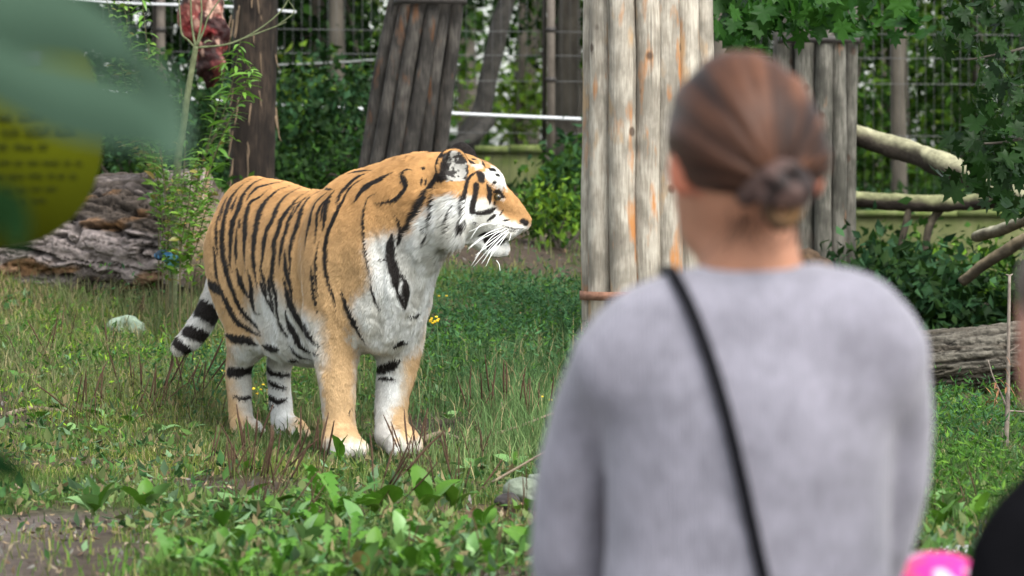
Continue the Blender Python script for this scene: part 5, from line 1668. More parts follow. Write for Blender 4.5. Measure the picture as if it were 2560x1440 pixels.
        for j in range(n):
            M = Matrix.Translation(Vector((g.normal() * .035, g.normal() * .03, 0))) @ Matrix.Rotation(g.normal() * .2 + (.30 if 340 < x < 520 else .08), 4, 'Y') @ Matrix.Rotation(g.normal() * .15, 4, 'X') @ Matrix.Rotation(g.random() * 6, 4, 'Z') @ Matrix.Scale(h * (.7 + .5 * g.random()), 4)
            inst('seed_stalk', stalks[g.integers(1, 4)], root, M)
    # yellow flowers
    my = plain_mat('yellow_petal', (.75, .48, .02), rough=.6)
    mg = plain_mat('flower_stem', (.07, .12, .04), rough=.8)
    fl = ell((0, 0, 0), (1, 1, .45), k=.2)
    Vf, Ff = sdf_mesh([fl], .5)
    fd = mesh_data('flower_head', Vf, Ff, my)
    for x, y, n, h, lab in ((1092, 960, 9, (960 - 806), 'yellow flowered weed behind the tiger\'s far foreleg'), (645, 1010, 6, 40, 'yellow flowers between the tiger\'s hind legs'), (568, 970, 4, 45, 'few yellow flowers left of the near hind leg'),
                            (1372, 1060, 3, 60, 'yellow flower by the grey sleeve'), (1105, 830, 2, 90, 'yellow bloom on the bank behind the chest')):
        b = place(x, y)
        s = FPX / b[1]
        root = empty('yellow_flower', b); tag(root, lab, 'flower')
        V, F = tube([(b), b + [.005, 0, h / s * .6], b + [0, 0, h / s]], [.003, .003, .002], 5, n=3)
        mk('stem', V, F, mg, root)
        for k in range(n):
            e = np.array([g.normal() * .017, g.normal() * .01, h / s + g.normal() * .010])
            inst('flower_head', fd, root, Matrix.Translation(Vector(e)) @ Matrix.Rotation(g.normal() * .4, 4, 'X') @ Matrix.Scale(.0075, 4))

def build_grass():
    g = np.random.default_rng(71)
    def blades(x, y, h, w, C, lean=.5, nseg=2):
        n = len(x)
        z = ground(x, y) + (fbm(np.stack([x, y, 0 * x], 1) * 2.2, 9) - .5) * .05 - .004
        a = g.random(n) * 6.283
        s = np.stack([np.cos(a), np.sin(a), 0 * a], 1) * (w / 2)[:, None]
        b = g.random(n) * 6.283
        ln = np.stack([np.cos(b), np.sin(b), 0 * b], 1) * (h * lean * g.random(n) ** .7)[:, None]
        p0 = np.stack([x, y, z], 1)
        p1 = p0 + ln * .35 + np.stack([0 * h, 0 * h, h * .6], 1)
        p2 = p0 + ln + np.stack([0 * h, 0 * h, h * (1 - .35 * lean * g.random(n))], 1)
        V = np.stack([p0 - s, p0 + s, p1 + s * .8, p1 - s * .8, p2], 1).reshape(-1, 3)
        i = np.arange(n)[:, None] * 5
        return V, [np.concatenate([i + [0, 1, 2], i + [0, 2, 3]], 1).reshape(-1, 3), i + [3, 2, 4]], np.repeat(C, 5, 0)
    def field(n, y0, y1, pw):
        u = g.random(n)
        y = (y0 ** pw + u * (y1 ** pw - y0 ** pw)) ** (1 / pw)
        x = g.uniform(-1, 1, n) * (y * .1335 + .25)
        return x, y
    n = 300000
    x, y = field(n, 9.2, 22.5, .2)
    p = np.stack([x, y, 0 * x], 1)
    dm = dirt_mask(x, y)
    cl = fbm(p * 3.2, 91, 3)
    keep = g.random(n) > np.clip(dm * 1.15, 0, .96)
    keep &= g.random(n) < .16 + 1.1 * sstep(.36, .60, cl)
    keep &= g.random(n) < 1 - .45 * sstep(10.3, 9.6, y)
    x, y, p, cl = x[keep], y[keep], p[keep], cl[keep]
    tall = sstep(.52, .68, fbm(p * 1.1 + 7, 92, 3))
    far = sstep(14, 18, y)
    near = sstep(11.2, 9.6, y)
    h = (.016 + .030 * g.random(len(x)) ** 1.8) * (1 + 1.0 * tall + .9 * far) * (.8 + .5 * cl)
    w = .0030 + .0016 * g.random(len(x)) + .0012 * far
    pal = np.array([(.12, .165, .030), (.17, .195, .042), (.085, .145, .024), (.24, .22, .080), (.33, .27, .14), (.06, .12, .024), (.19, .235, .05)])
    prob = np.array([.22, .19, .18, .14, .10, .1, .07])
    hue = sstep(.40, .60, fbm(p * 1.6 + 3, 95, 3))
    straw = sstep(.58, .72, fbm(p * 2.3 + 9, 96, 3)) * sstep(-.2, -.5, x)
    C = pal[g.choice(7, len(x), p=prob)] * (.7 + .6 * g.random((len(x), 1)))
    C = C * (1 - .6 * hue[:, None]) + np.array([.052, .115, .030]) * .6 * hue[:, None]
    C = np.where((g.random(len(x)) < straw * .65)[:, None], np.array([.24, .19, .10]) * (.6 + .7 * g.random((len(x), 1))), C)
    # greener, bluish growth right of the tiger
    rt = (sstep(-.45, -.1, x) * sstep(13.2, 14.2, y) * sstep(19, 17, y))[:, None]
    C = C * (1 - rt * .75) + np.array([.030, .080, .026]) * (.6 + .8 * g.random((len(x), 1))) * rt * .75
    nr = (near * sstep(-.95, -.6, x))[:, None] * .5
    C = C * (1 - nr) + np.array([.085, .19, .026]) * (.6 + .8 * g.random((len(x), 1))) * nr
    V, F, CC = blades(x, y, h, w, C, .75)
    mg = attr_mat('grass', rough=.65, trans=.3, var=0, spec=.10)
    o = mk('grass', V, F, mg, smooth=False, col=CC)
    tag(o, 'short mixed grass of the enclosure', None, None, 'stuff')
    # long grass: behind the tiger's chest and by the sleeve
    xs, ys, hs, cs = [], [], [], []
    for px, py, sx, sy, n, h0, c in ((1330, 1100, .14, .45, 1300, .17, (.10, .17, .06)), (1270, 1150, .15, .4, 700, .13, (.13, .19, .07)), (1380, 960, .25, .7, 1500, .17, (.07, .13, .05)), (1200, 960, .3, .5, 1100, .10, (.075, .13, .045)),
                                     (2420, 1170, .25, .6, 2600, .10, (.07, .115, .04)), (120, 790, .5, .8, 2200, .10, (.12, .15, .055)), (400, 760, .35, .4, 1100, .15, (.12, .13, .06)), (330, 960, .5, .6, 1400, .09, (.13, .145, .055)), (2400, 1290, .2, .4, 1200, .09, (.08, .13, .04)), (500, 830, .2, .4, 700, .12, (.09, .13, .05)),
                                     (1240, 1340, .25, .3, 700, .06, (.14, .19, .06)), (700, 1010, .25, .4, 900, .10, (.09, .13, .045)), (250, 980, .45, .5, 1600, .10, (.12, .145, .06)), (480, 1120, .3, .3, 700, .07, (.10, .14, .05)), (1120, 960, .2, .4, 900, .13, (.07, .125, .05)), (60, 900, .4, .5, 1200, .11, (.14, .15, .07)), (1000, 1170, .25, .2, 600, .055, (.10, .14, .05)), (860, 1150, .2, .12, 500, .05, (.09, .125, .045)), (640, 1125, .12, .12, 300, .05, (.09, .125, .045)), (640, 1440, .22, .25, 900, .05, (.10, .20, .03))):
        c0 = place(px, py)
        n_ = n
        xs.append(c0[0] + g.normal(size=n_) * sx); ys.append(c0[1] + g.normal(size=n_) * sy)
        hs.append(h0 * (.5 + .8 * g.random(n_))); cs.append(np.array(c) * (.6 + .8 * g.random((n_, 1))))
    x, y, h, C = np.concatenate(xs), np.concatenate(ys), np.concatenate(hs), np.concatenate(cs)
    dry = g.random(len(x)) < .10
    C[dry] = np.array([.30, .25, .13]) * (.7 + .5 * g.random((dry.sum(), 1)))
    V, F, CC = blades(x, y, h, .0028 + .0018 * g.random(len(x)), C, .7)
    o = mk('long_grass', V, F, mg, smooth=False, col=CC)
    tag(o, 'long soft grass tufts', None, None, 'stuff')
    # feathery weeds on the slope right of the tiger and small clover-like leaves in the turf
    pts = []; cc = []
    for px, py, sx, sy, n, hh, pal in ((1230, 860, .33, .6, 4200, .20, BLUE + MID[:1]), (1330, 800, .22, .5, 1800, .18, BLUE), (1130, 930, .15, .45, 1500, .14, BLUE + MID), (1390, 880, .2, .7, 1600, .16, MID + BLUE),
                                       (2400, 1100, .25, .5, 3600, .16, BLUE + MID), (2380, 1240, .18, .6, 2200, .15, MID), (560, 960, .12, .4, 800, .12, BLUE), (300, 900, .35, .5, 1500, .07, MID + BRIGHT), (120, 860, .3, .5, 1200, .08, MID), (430, 930, .2, .4, 900, .10, MID + BLUE), (150, 1000, .3, .5, 900, .05, MID + BRIGHT), (760, 960, .2, .5, 700, .08, MID), (470, 720, .2, .4, 1000, .2, BLUE + MID)):
        c0 = place(px, py)
        x = c0[0] + g.normal(size=n) * sx; y = c0[1] + g.normal(size=n) * sy
        bump = fbm(np.stack([x, y, 0 * x], 1) * 5, 33, 3)
        z = ground(x, y) + hh * g.random(n) ** .8 * (.35 + 1.1 * bump)
        pts.append(np.stack([x, y, z], 1)); cc.append(np.array(pal)[g.integers(0, len(pal), n)] * (.75 + .9 * g.random((n, 1))) * 1.3)
    pts, cc = np.concatenate(pts), np.concatenate(cc)
    V, F, _ = leaf_cloud(pts, .030, g, [(1, 1, 1)], aspect=.28, droop=0)
    o = mk('feathery_weeds', V, F, M_LEAF, smooth=False, col=np.repeat(cc, 4, 0))
    tag(o, 'blue green feathery weeds on the slope right of the tiger', None, None, 'stuff')
    n = 42000
    x, y = field(n, 9.2, 18, .2)
    p = np.stack([x, y, 0 * x], 1)
    k = fbm(p * 4, 44, 3) + .25 * sstep(11.2, 9.8, y) * sstep(-1.0, -.6, x)
    sel = (k > .50) & (g.random(n) > dirt_mask(x, y) * .9)
    x, y = x[sel], y[sel]
    z = ground(x, y) + .008 + .03 * g.random(len(x))
    V, F, C = leaf_cloud(np.stack([x, y, z], 1), .026 + .012 * (k[sel] > .58), g, [(.055, .125, .028), (.085, .155, .038), (.12, .155, .055), (.035, .090, .026), (.11, .18, .09), (.17, .14, .07)], droop=-.1, aspect=.5, jit=.6)
    o = mk('ground_cover', V, F, M_LEAF, smooth=False, col=C)
    tag(o, 'small leafy ground cover in the turf', None, None, 'stuff')
    # litter: dry leaves, straw and crumbs on the bare soil
    n = 9000
    x, y = field(n, 9.0, 22, .3)
    sel = g.random(n) < .12 + dirt_mask(x, y)
    x, y = x[sel], y[sel]
    z = ground(x, y) + (fbm(np.stack([x, y, 0 * x], 1) * 2.2, 9) - .5) * .05 + .004
    V, F, C = leaf_cloud(np.stack([x, y, z], 1), .022, g, [(.16, .10, .06), (.23, .16, .09), (.08, .055, .04), (.28, .22, .15), (.12, .11, .10)], droop=-.3, aspect=.4, jit=.7)
    o = mk('leaf_litter', V, F, attr_mat('litter', var=.2), smooth=False, col=C)
    tag(o, 'dry leaf litter and straw on the bare soil', None, None, 'stuff')

def build_small():
    g = np.random.default_rng(81)
    ms = attr_mat('stone', rough=.9, var=.3, vscale=30, bump=.6, bscale=60, spec=.2)
    def stone(px, py, r, label, c, seed, tilt=0, sink=.3):
        b = place(px, py)
        V, F = sdf_mesh([ell(b + [0, 0, r[2] * (1 - sink)], r, k=.02), ell(b + [r[0] * .4, -r[1] * .2, r[2] * (.8 - sink)], np.array(r) * .7, k=.02)], min(r) / 5)
        N = vnormals(V, F)
        q = np.floor(vnoise(V * 9 / max(r) * .1, seed) * 4) / 4
        V = V + N * ((fbm(V * .9 / max(r), seed, 4) - .5) * min(r) * 1.5)[:, None]
        C = np.array(c) * (.6 + .8 * fbm(V * 4 / max(r), seed + 1, 3))[:, None]
        o = mk('stone', V, F, ms, col=C)
        tag(o, label, 'stone')
    stone(1300, 1262, (.055, .05, .045), 'pale grey green stone above the dry straw beside the sleeve', (.13, .15, .115), 3)
    stone(1265, 1270, (.035, .03, .022), 'small dark stone just left of the pale grey green one', (.04, .035, .035), 5)
    stone(1345, 1255, (.05, .05, .05), 'stone half hidden behind the grey sleeve', (.13, .15, .115), 6)
    stone(320, 845, (.075, .05, .055), 'pale whitish reflection, shaped as a stone half hidden in the grass below the big log', (.19, .24, .18), 8)  # added stone shape in place of a pale reflection on the glass
    stone(2400, 1400, (.09, .05, .02), 'flat pale stone slab above the pink hat', (.30, .30, .29), 9)
    stone(80, 795, (.02, .02, .012), 'small white bindweed flower, shaped as a stone, in the grass at the far left', (.40, .40, .36), 10)  # stone shape standing in for a white bindweed flower
    # blue scrap
    c = place(425, 668); c[1] = 16.6
    c = P(415, 640, 16.4)
    pr = [ell(c, (.05, .03, .022), k=.01), ell(c + [.03, 0, -.02], (.03, .025, .03), k=.01), ell(c + [-.03, 0, .008], (.02, .02, .012), k=.01)]
    V, F = sdf_mesh(pr, .006)
    N = vnormals(V, F); V = V + N * ((fbm(V * 40, 4) - .5) * .03)[:, None]
    n = fbm(V * 30, 5, 3)[:, None]
    C = np.where(n > .5, np.array([.05, .16, .30]), np.array([.015, .03, .05])); C = np.where(n > .62, np.array([.14, .34, .40]), C)
    o = mk('blue_rag', V, F, attr_mat('blue_cloth', var=.3), col=C)
    tag(o, 'crumpled blue rag at the right end of the big log', 'rag')
    # dry sticks
    mw = plain_mat('dry_stick', (.13, .10, .07), rough=.9, vscale=40, c2=(.22, .17, .12), bump=.4)
    for k, (pts, r, lab) in enumerate((([(1050, 1115), (1100, 1100), (1170, 1118), (1240, 1132)], .012, 'curved dark stick lying right of the far forepaw'), ([(20, 1048), (80, 1030), (150, 1038), (215, 1050)], .010, 'pale stick lying in the grass at the left edge'),
                                       ([(1180, 1130), (1290, 1090), (1380, 1060)], .005, 'long dry straw leaning toward the grey sleeve'), ([(1230, 1230), (1290, 1212), (1350, 1190)], .005, 'thin dark twig above the grey green stone'), ([(1160, 1130), (1280, 1100), (1370, 1050)], .004, 'second dry straw leaning toward the grey sleeve'))):
        q = [place(*p) + [0, 0, r] for p in pts]
        if r < .006:
            q = [a + [0, 0, .03 + .05 * j] for j, a in enumerate([np.array([place(*pts[0])[0] + (x - pts[0][0]) / 690, place(*pts[0])[1], place(*pts[0])[2]]) for x, _ in pts])]
        V, F = tube(q, np.linspace(r, r * .6, len(q)), 7, n=5, wob=r * .3)
        o = mk('dry_stick', V, F, mw); tag(o, lab, 'stick')
    # heap of rotten bark at the foot of the grey pillar
    b = on_ground(2025, 17.6)
    c = P(2035, 655, 17.6)
    V, F = sdf_mesh([loft([(b, .14, .14), ((b + c) / 2, .12, .12), (c, .07, .06)], up=(0, 1, 0), k=.03)], .02)
    N = vnormals(V, F); V = V + N * ((fbm(V * 18, 6) - .5) * .10)[:, None]
    C = np.array([.06, .036, .02]) * (.4 + 1.3 * fbm(V * 30, 7, 3))[:, None]
    o = mk('rotten_stump', V, F, attr_mat('rotten_wood', var=.4, bump=.6), col=C)
    tag(o, 'rotten brown stump showing beside the woman\'s neck', 'stump')

if not ONLY or 'forest' in ONLY: build_forest()
if not ONLY or 'maple' in ONLY: build_maples()
if not ONLY or 'weeds' in ONLY: build_sapling(); build_weeds()
if not ONLY or 'plantain' in ONLY: build_plantains()
if not ONLY or 'grass' in ONLY: build_grass()
if not ONLY or 'small' in ONLY: build_small()
# ------------------------------------------------------------------ people in front of the glass, sign, near leaves
def build_woman():
    D = 4.8
    Wp = lambda px, py, dy=0.0: P(px, py, D) + np.array([0, dy, 0])
    base = np.array([Wp(1870, 0)[0], D, -.56])
    root = empty('person', base)
    tag(root, 'person seen from behind in grey knitted sweater, brown hair in low bun', 'person')
    Z = np.array([0, 0, 1.0])
    yaw = math.radians(24)                       # the head is turned to the left, towards the tiger
    hfw = np.array([-math.sin(yaw), math.cos(yaw), 0]); hrt = np.array([math.cos(yaw), math.sin(yaw), 0])
    HX = [hrt, hfw, Z]
    hc = Wp(1851, 380, .02)
    g_ = lambda a, b, c: hc + hrt * a + hfw * b + Z * c
    # body: one continuous skin
    pr = [ell(g_(0, .005, .0), (.078, .098, .098), HX, k=.03), ell(g_(0, .045, -.075), (.058, .06, .07), HX, k=.03), ell(g_(0, .075, -.105), (.03, .028, .025), HX, k=.025),
          ell(g_(0, .108, -.03), (.013, .022, .02), HX, k=.015), ell(g_(0, .104, -.062), (.022, .014, .010), HX, k=.01),
          ell(g_(.032, .094, .01), (.014, .012, .009), HX, k=.006, sub=True), ell(g_(-.032, .094, .01), (.014, .012, .009), HX, k=.006, sub=True)]
    for s in (1, -1):
        pr.append(ell(g_(.099 if s > 0 else -.087, -.022 if s > 0 else -.008, -.024), (.010, .022, .036), [nrm(hrt * s + hfw * -.45), nrm(hfw + hrt * s * .45), Z], k=.008))
    pr.append(loft([(g_(0, -.015, -.06), .056, .06), (Wp(1872, 570, .03), .059, .06), (Wp(1880, 660, .015), .063, .062), (Wp(1882, 760, .01), .075, .066)], up=(0, 1, 0), k=.03))
    pr.append(loft([(Wp(1881, 880, .01), .08, .05), (Wp(1878, 990, .01), .15, .092), (Wp(1872, 1200, .01), .145, .09), (Wp(1870, 1440, .01), .15, .095), (Wp(1870, 1600, .01), .165, .105)], up=(0, 1, 0), k=.04))
    hands = []
    for s, sh, el, wr in ((-1, Wp(1560, 900, .01), Wp(1455, 1475, .10), Wp(1640, 1565, .33)), (1, Wp(2190, 900, .01), Wp(2172, 1470, .09), Wp(2070, 1565, .32))):
        pr.append(loft([(sh, .042, .045), ((sh + el) / 2 + np.array([-.012 if s < 0 else .022, .022, 0]), .036, .038), (el, .032, .034), ((el + wr) / 2, .030, .030), (wr, .022, .025)], up=(0, 1, 0), k=.025, n=2))
        hd = nrm(wr - el)
        pr.append(ell(wr + hd * .045, (.036, .046, .016), [nrm(np.cross(hd, Z)), hd, Z], k=.015))
        sd_ = nrm(np.cross(hd, Z))
        for q, ln in ((-.027, .062), (-.009, .075), (.009, .078), (.027, .068)):
            p0 = wr + hd * .075 + sd_ * q
            pr.append(loft([(p0, .009, .009), (p0 + hd * ln * .5 - Z * .008, .0085, .0085), (p0 + hd * ln * .85 - Z * .03, .0075, .0075)], up=(1, 0, 0), k=.004))
        p0 = wr + hd * .03 - sd_ * s * .03
        pr.append(loft([(p0, .011, .011), (p0 - sd_ * s * .03 + hd * .03, .0095, .0095), (p0 - sd_ * s * .035 + hd * .06, .0085, .0085)], up=Z, k=.005))
    for s in (-1, 1):
        hip = Wp(1870, 1640, .01) + np.array([s * .085, 0, 0])
        foot = np.array([base[0] + s * .10, D + .01, -.50])
        kn = (hip + foot) / 2 + np.array([0, .02, .03])
        pr.append(loft([(hip, .08, .09), (kn, .052, .056), (kn * .5 + foot * .5 - np.array([0, .02, 0]), .046, .05), (foot, .034, .038)], up=(0, 1, 0), k=.04))
    V, F = sdf_mesh(pr, .009)
    V = lap(V, F, 2)
    n = fbm(V * 30, 3, 3)[:, None]
    C = np.array([.31, .15, .09]) * (.85 + .3 * n)
    ear = np.zeros(len(V))
    for s in (1, -1):
        ear = np.maximum(ear, sstep(.05, .03, np.linalg.norm(V - g_(s * .095, -.014, -.024), axis=1)))
    C = C * (1 - ear[:, None] * .6) + np.array([.42, .12, .07]) * ear[:, None] * .6
    skin = attr_mat('skin', rough=.6, var=.05, vscale=20, spec=.2)
    skin.node_tree.nodes['Principled BSDF'].inputs['Subsurface Weight'].default_value = .12
    skin.node_tree.nodes['Principled BSDF'].inputs['Subsurface Radius'].default_value = (.02, .008, .004)
    mk('body', V, F, skin, root, col=C)
    # hair
    bun = Wp(1935, 468, -.085)
    pr = [ell(g_(0, -.004, .022), (.089, .108, .104), HX, k=.02), ell(g_(0, -.04, .0), (.088, .085, .085), HX, k=.03), ell(g_(.02, -.085, -.025), (.055, .03, .045), HX, k=.03),
          ell(g_(0, .15, -.075), (.13, .14, .12), HX, k=.02, sub=True), ell(Wp(1760, 640, -.05), (.11, .2, .075), k=.03, sub=True), ell(Wp(2040, 640, -.05), (.075, .2, .085), k=.03, sub=True)]
    V, F = sdf_mesh(pr, .006)
    V = lap(V, F, 2)
    V, F = subdiv(V, F)
    q = V - bun
    ang = np.arctan2(q[:, 2], q[:, 0]); dist = np.linalg.norm(q, axis=1)
    st = np.stack([np.cos(ang) * 4.5, np.sin(ang) * 4.5, dist * 7], 1)
    n1 = fbm(st, 5, 3); n2 = fbm(st * np.array([4, 4, 1]), 6, 3)
    N = vnormals(V, F)
    V = V + N * ((n1 - .5) * .014 + (n2 - .5) * .004)[:, None]
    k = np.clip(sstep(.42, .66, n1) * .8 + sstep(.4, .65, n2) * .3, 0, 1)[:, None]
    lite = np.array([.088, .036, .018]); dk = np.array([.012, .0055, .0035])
    k = k * (.35 + .9 * sstep(-.09, .05, (V - hc) @ hrt))[:, None] * (.6 + .8 * fbm(V * 14, 8, 2))[:, None]  # streaks lighten to the right: a highlight painted into the hair colour
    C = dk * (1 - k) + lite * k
    mh = attr_mat('hair', rough=.55, var=.12, vscale=60, spec=.18)
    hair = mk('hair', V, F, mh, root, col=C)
    tb = [([(1838, 500, -.075), (1870, 470, -.10), (1905, 448, -.115), (1930, 470, -.122), (1958, 492, -.120), (1995, 482, -.105)], .017),
          ([(1860, 455, -.085), (1900, 500, -.112), (1950, 505, -.118), (1990, 500, -.10), (2000, 478, -.095)], .016),
          ([(1900, 500, -.10), (1898, 535, -.105), (1925, 568, -.105), (1960, 555, -.105), (1972, 520, -.105), (1950, 496, -.105)], .013),
          ([(1900, 430, -.095), (1950, 425, -.10), (1990, 450, -.095)], .014)]
    prs = [loft([(Wp(1937 + (p[0] - 1930) * .86, 478 + (p[1] - 488) * .95, p[2]), r * .84, r * .84) for p in L], up=(0, 1, .3), k=.003, n=4) for L, r in tb]
    V, F = sdf_mesh(prs, .0045)
    V = lap(V, F, 1)
    n = fbm(V * np.array([60, 60, 60]), 4, 3)[:, None]
    k = sstep(.38, .62, n)
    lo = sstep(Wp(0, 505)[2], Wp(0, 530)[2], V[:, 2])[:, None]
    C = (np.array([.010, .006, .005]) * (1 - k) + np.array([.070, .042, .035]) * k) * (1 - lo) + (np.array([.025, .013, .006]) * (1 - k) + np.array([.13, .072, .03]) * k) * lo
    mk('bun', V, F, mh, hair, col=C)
    gh = np.random.default_rng(9)
    for _k in range(16):
        a0 = Wp(1800 + 190 * gh.random(), 520 + 30 * gh.random(), -.055)
        a1 = a0 + np.array([gh.normal() * .012, -.006, -.018 - .012 * gh.random()]); a2 = a1 + np.array([gh.normal() * .014, -.002, -.016])
        Vs, Fs = tube([a0, a1, a2], [.0011, .0009, .0005], 4, n=3)
        mk('hair_strand', Vs, Fs, plain_mat('loose_hair', (.06, .028, .015)) if _k == 0 else bpy.data.materials['loose_hair'], hair)
    # sweater
    sh = loft([(Wp(1552, 905, .0), .060, .06), (Wp(1625, 840, -.01), .066, .062), (Wp(1735, 800, -.015), .066, .062), (Wp(1880, 800, -.015), .066, .062), (Wp(2035, 800, -.015), .066, .062), (Wp(2135, 815, -.01), .066, .062), (Wp(2205, 890, .0), .062, .06)], up=(0, 1, 0), k=.05)
    tor = loft([(Wp(1882, 905, .0), .125, .08), (Wp(1880, 985, .0), .174, .112), (Wp(1876, 1080, .0), .181, .124), (Wp(1872, 1260, .0), .176, .12), (Wp(1870, 1440, .0), .178, .118), (Wp(1870, 1600, .0), .186, .126), (Wp(1870, 1700, .0), .19, .13)], up=(0, 1, 0), k=.05)
    sl_ = loft([(Wp(1545, 925, .005), .060, .062), (Wp(1487, 1040, .055), .057, .06), (Wp(1442, 1200, .085), .054, .06), (Wp(1428, 1340, .10), .053, .06), (Wp(1436, 1470, .11), .052, .056), (Wp(1530, 1560, .19), .047, .05), (Wp(1610, 1565, .29), .038, .04)], up=(0, 1, 0), k=.008)
    sr_ = loft([(Wp(2200, 910, .005), .062, .062), (Wp(2226, 1010, .03), .060, .06), (Wp(2238, 1130, .05), .058, .06), (Wp(2222, 1280, .07), .055, .058), (Wp(2180, 1440, .085), .052, .055), (Wp(2150, 1550, .17), .046, .05), (Wp(2090, 1565, .28), .038, .04)], up=(0, 1, 0), k=.010)
    collar = loft([(Wp(1880 + 150 * math.cos(a), 712 - 14 * math.cos(a) * 0, .005 + .066 * math.sin(a)) + np.array([0, 0, .004 * math.sin(a) + .006 * math.cos(a)]), .0135, .020) for a in np.linspace(0, 2 * math.pi, 15)], up=Z, k=.014, n=1)
    V, F = sdf_mesh([sh, tor, sl_, sr_, ell(Wp(1880, 762, -.008), (.092, .066, .035), k=.03), collar, ell(Wp(1880, 655, .005), (.062, .055, .05), k=.01, sub=True)], .009)
    V = lap(V, F, 3)
    V, F = subdiv(V, F)
    N = vnormals(V, F)
    fold = fbm(V * np.array([5, 5, 3.2]), 14, 3) - .5
    fold2 = fbm((V @ np.array([[1, 0, .5], [0, 1, 0], [-.5, 0, 1]])) * np.array([4, 4, 11]), 15, 2) - .5
    V = V + N * (fold * .022 + fold2 * .010)[:, None]
    m, t, b = new_mat('grey_knit')
    Nn, L = t.nodes, t.links
    tc = Nn.new('ShaderNodeTexCoord')
    mp = Nn.new('ShaderNodeMapping'); mp.inputs['Scale'].default_value = (1, 1, .35)
    L.new(tc.outputs['Object'], mp.inputs[0])
    nz = Nn.new('ShaderNodeTexNoise'); nz.inputs['Scale'].default_value = 130; nz.inputs['Detail'].default_value = 4
    L.new(mp.outputs[0], nz.inputs['Vector'])
    n3 = Nn.new('ShaderNodeTexNoise'); n3.inputs['Scale'].default_value = 22; n3.inputs['Detail'].default_value = 3
    L.new(tc.outputs['Object'], n3.inputs['Vector'])
    av = Nn.new('ShaderNodeMath'); av.operation = 'MULTIPLY_ADD'; av.inputs[1].default_value = .55
    hv = Nn.new('ShaderNodeMath'); hv.operation = 'MULTIPLY'; hv.inputs[1].default_value = .45
    L.new(n3.outputs[0], hv.inputs[0]); L.new(nz.outputs[0], av.inputs[0]); L.new(hv.outputs[0], av.inputs[2])
    rp = Nn.new('ShaderNodeValToRGB')
    rp.color_ramp.elements[0].position = .38; rp.color_ramp.elements[1].position = .62
    rp.color_ramp.elements[0].color = (.145, .142, .166, 1); rp.color_ramp.elements[1].color = (.205, .200, .234, 1)
    L.new(av.outputs[0], rp.inputs[0]); L.new(rp.outputs[0], b.inputs['Base Color'])
    wv = Nn.new('ShaderNodeTexWave'); wv.wave_type = 'BANDS'; wv.bands_direction = 'X'; wv.inputs['Scale'].default_value = 60; wv.inputs['Distortion'].default_value = 1.5
    L.new(tc.outputs['Object'], wv.inputs['Vector'])
    bp = Nn.new('ShaderNodeBump'); bp.inputs['Strength'].default_value = .5; bp.inputs['Distance'].default_value = .003
    L.new(wv.outputs['Fac'], bp.inputs['Height']); L.new(bp.outputs[0], b.inputs['Normal'])
    b.inputs['Roughness'].default_value = .95; b.inputs['Specular IOR Level'].default_value = .1
    b.inputs['Sheen Weight'].default_value = .25; b.inputs['Sheen Roughness'].default_value = .5
    mk('sweater', V, F, m, root)
    bv = BVHTree.FromPolygons(V.tolist(), F.tolist())
    # trousers and shoes
    prs = [loft([(Wp(1870, 1560, .0), .17, .11), (Wp(1870, 1700, .0), .175, .115)], up=(0, 1, 0), k=.03)]
    for s in (-1, 1):
        hip = Wp(1870, 1720, .0) + np.array([s * .085, 0, 0]); foot = np.array([base[0] + s * .10, D, -.50])
        prs.append(loft([(hip, .09, .105), ((hip + foot) / 2 + [0, .015, 0], .07, .075), (foot, .055, .06)], up=(0, 1, 0), k=.02))
    V, F = sdf_mesh(prs, .014)
    mk('trousers', lap(V, F, 2), F, plain_mat('dark_trousers', (.03, .032, .04), rough=.9), root)
    for s in (-1, 1):
        c = np.array([base[0] + s * .10, D + .05, -.525])
        V, F = sdf_mesh([ell(c, (.042, .125, .035), k=.02), ell(c + [0, -.06, .02], (.04, .05, .05), k=.02)], .012)
        V[:, 2] = np.maximum(V[:, 2], -.558)
        mk('shoe', V, F, plain_mat('shoe_leather', (.05, .05, .05), rough=.6), root)
    # shoulder bag: strap across the back, pouch at the hip
    broot = empty('shoulder_bag', Wp(2060, 1720, -.14)); tag(broot, 'black shoulder bag whose strap crosses the grey sweater', 'bag')
    mb = plain_mat('black_strap', (.0035, .0035, .005), rough=.7, vscale=80, spec=.08)
    path = [(1672, 672), (1690, 700), (1735, 790), (1790, 945), (1835, 1110), (1875, 1290), (1908, 1440), (1950, 1580), (2000, 1680)]
    q = catmull(np.array(path, float), 6)
    pts = []
    for x, y in q:
        d_ = Vector(nrm(P(x, y, D) - np.array([0, 0, CAMZ])))
        h = bv.ray_cast(Vector((0, 0, CAMZ)), d_, 10)
        if h[0] is None:
            h = bv.find_nearest(Vector(P(x, y, D)))
        pts.append((np.array(h[0]), np.array(h[1])))
    # over the shoulder to the front
    c = np.array([p for p, _ in pts]); nn = np.array([n_ for _, n_ in pts])
    nn = np.where((nn[:, 1] > 0)[:, None] & (np.arange(len(nn)) > 8)[:, None], -nn, nn)
    for _ in range(3):
        nn[1:-1] = (nn[:-2] + nn[1:-1] + nn[2:]) / 3; c[1:-1] = (c[:-2] + 2 * c[1:-1] + c[2:]) / 4
    nn /= np.linalg.norm(nn, axis=1)[:, None]
    front = [c[0] + [-.004, .05, -.0], c[0] + [.01, .10, -.06], c[0] + [.04, .15, -.16]]
    c = np.vstack([np.array(front)[::-1], c]); nn = np.vstack([[[0, .9, .3], [0, .8, .5], [0, .3, 1]], nn])
    tg = np.gradient(c, axis=0); tg /= np.linalg.norm(tg, axis=1)[:, None]
    sd_ = np.cross(tg, nn); sd_ /= np.linalg.norm(sd_, axis=1)[:, None]
    hw = .0082
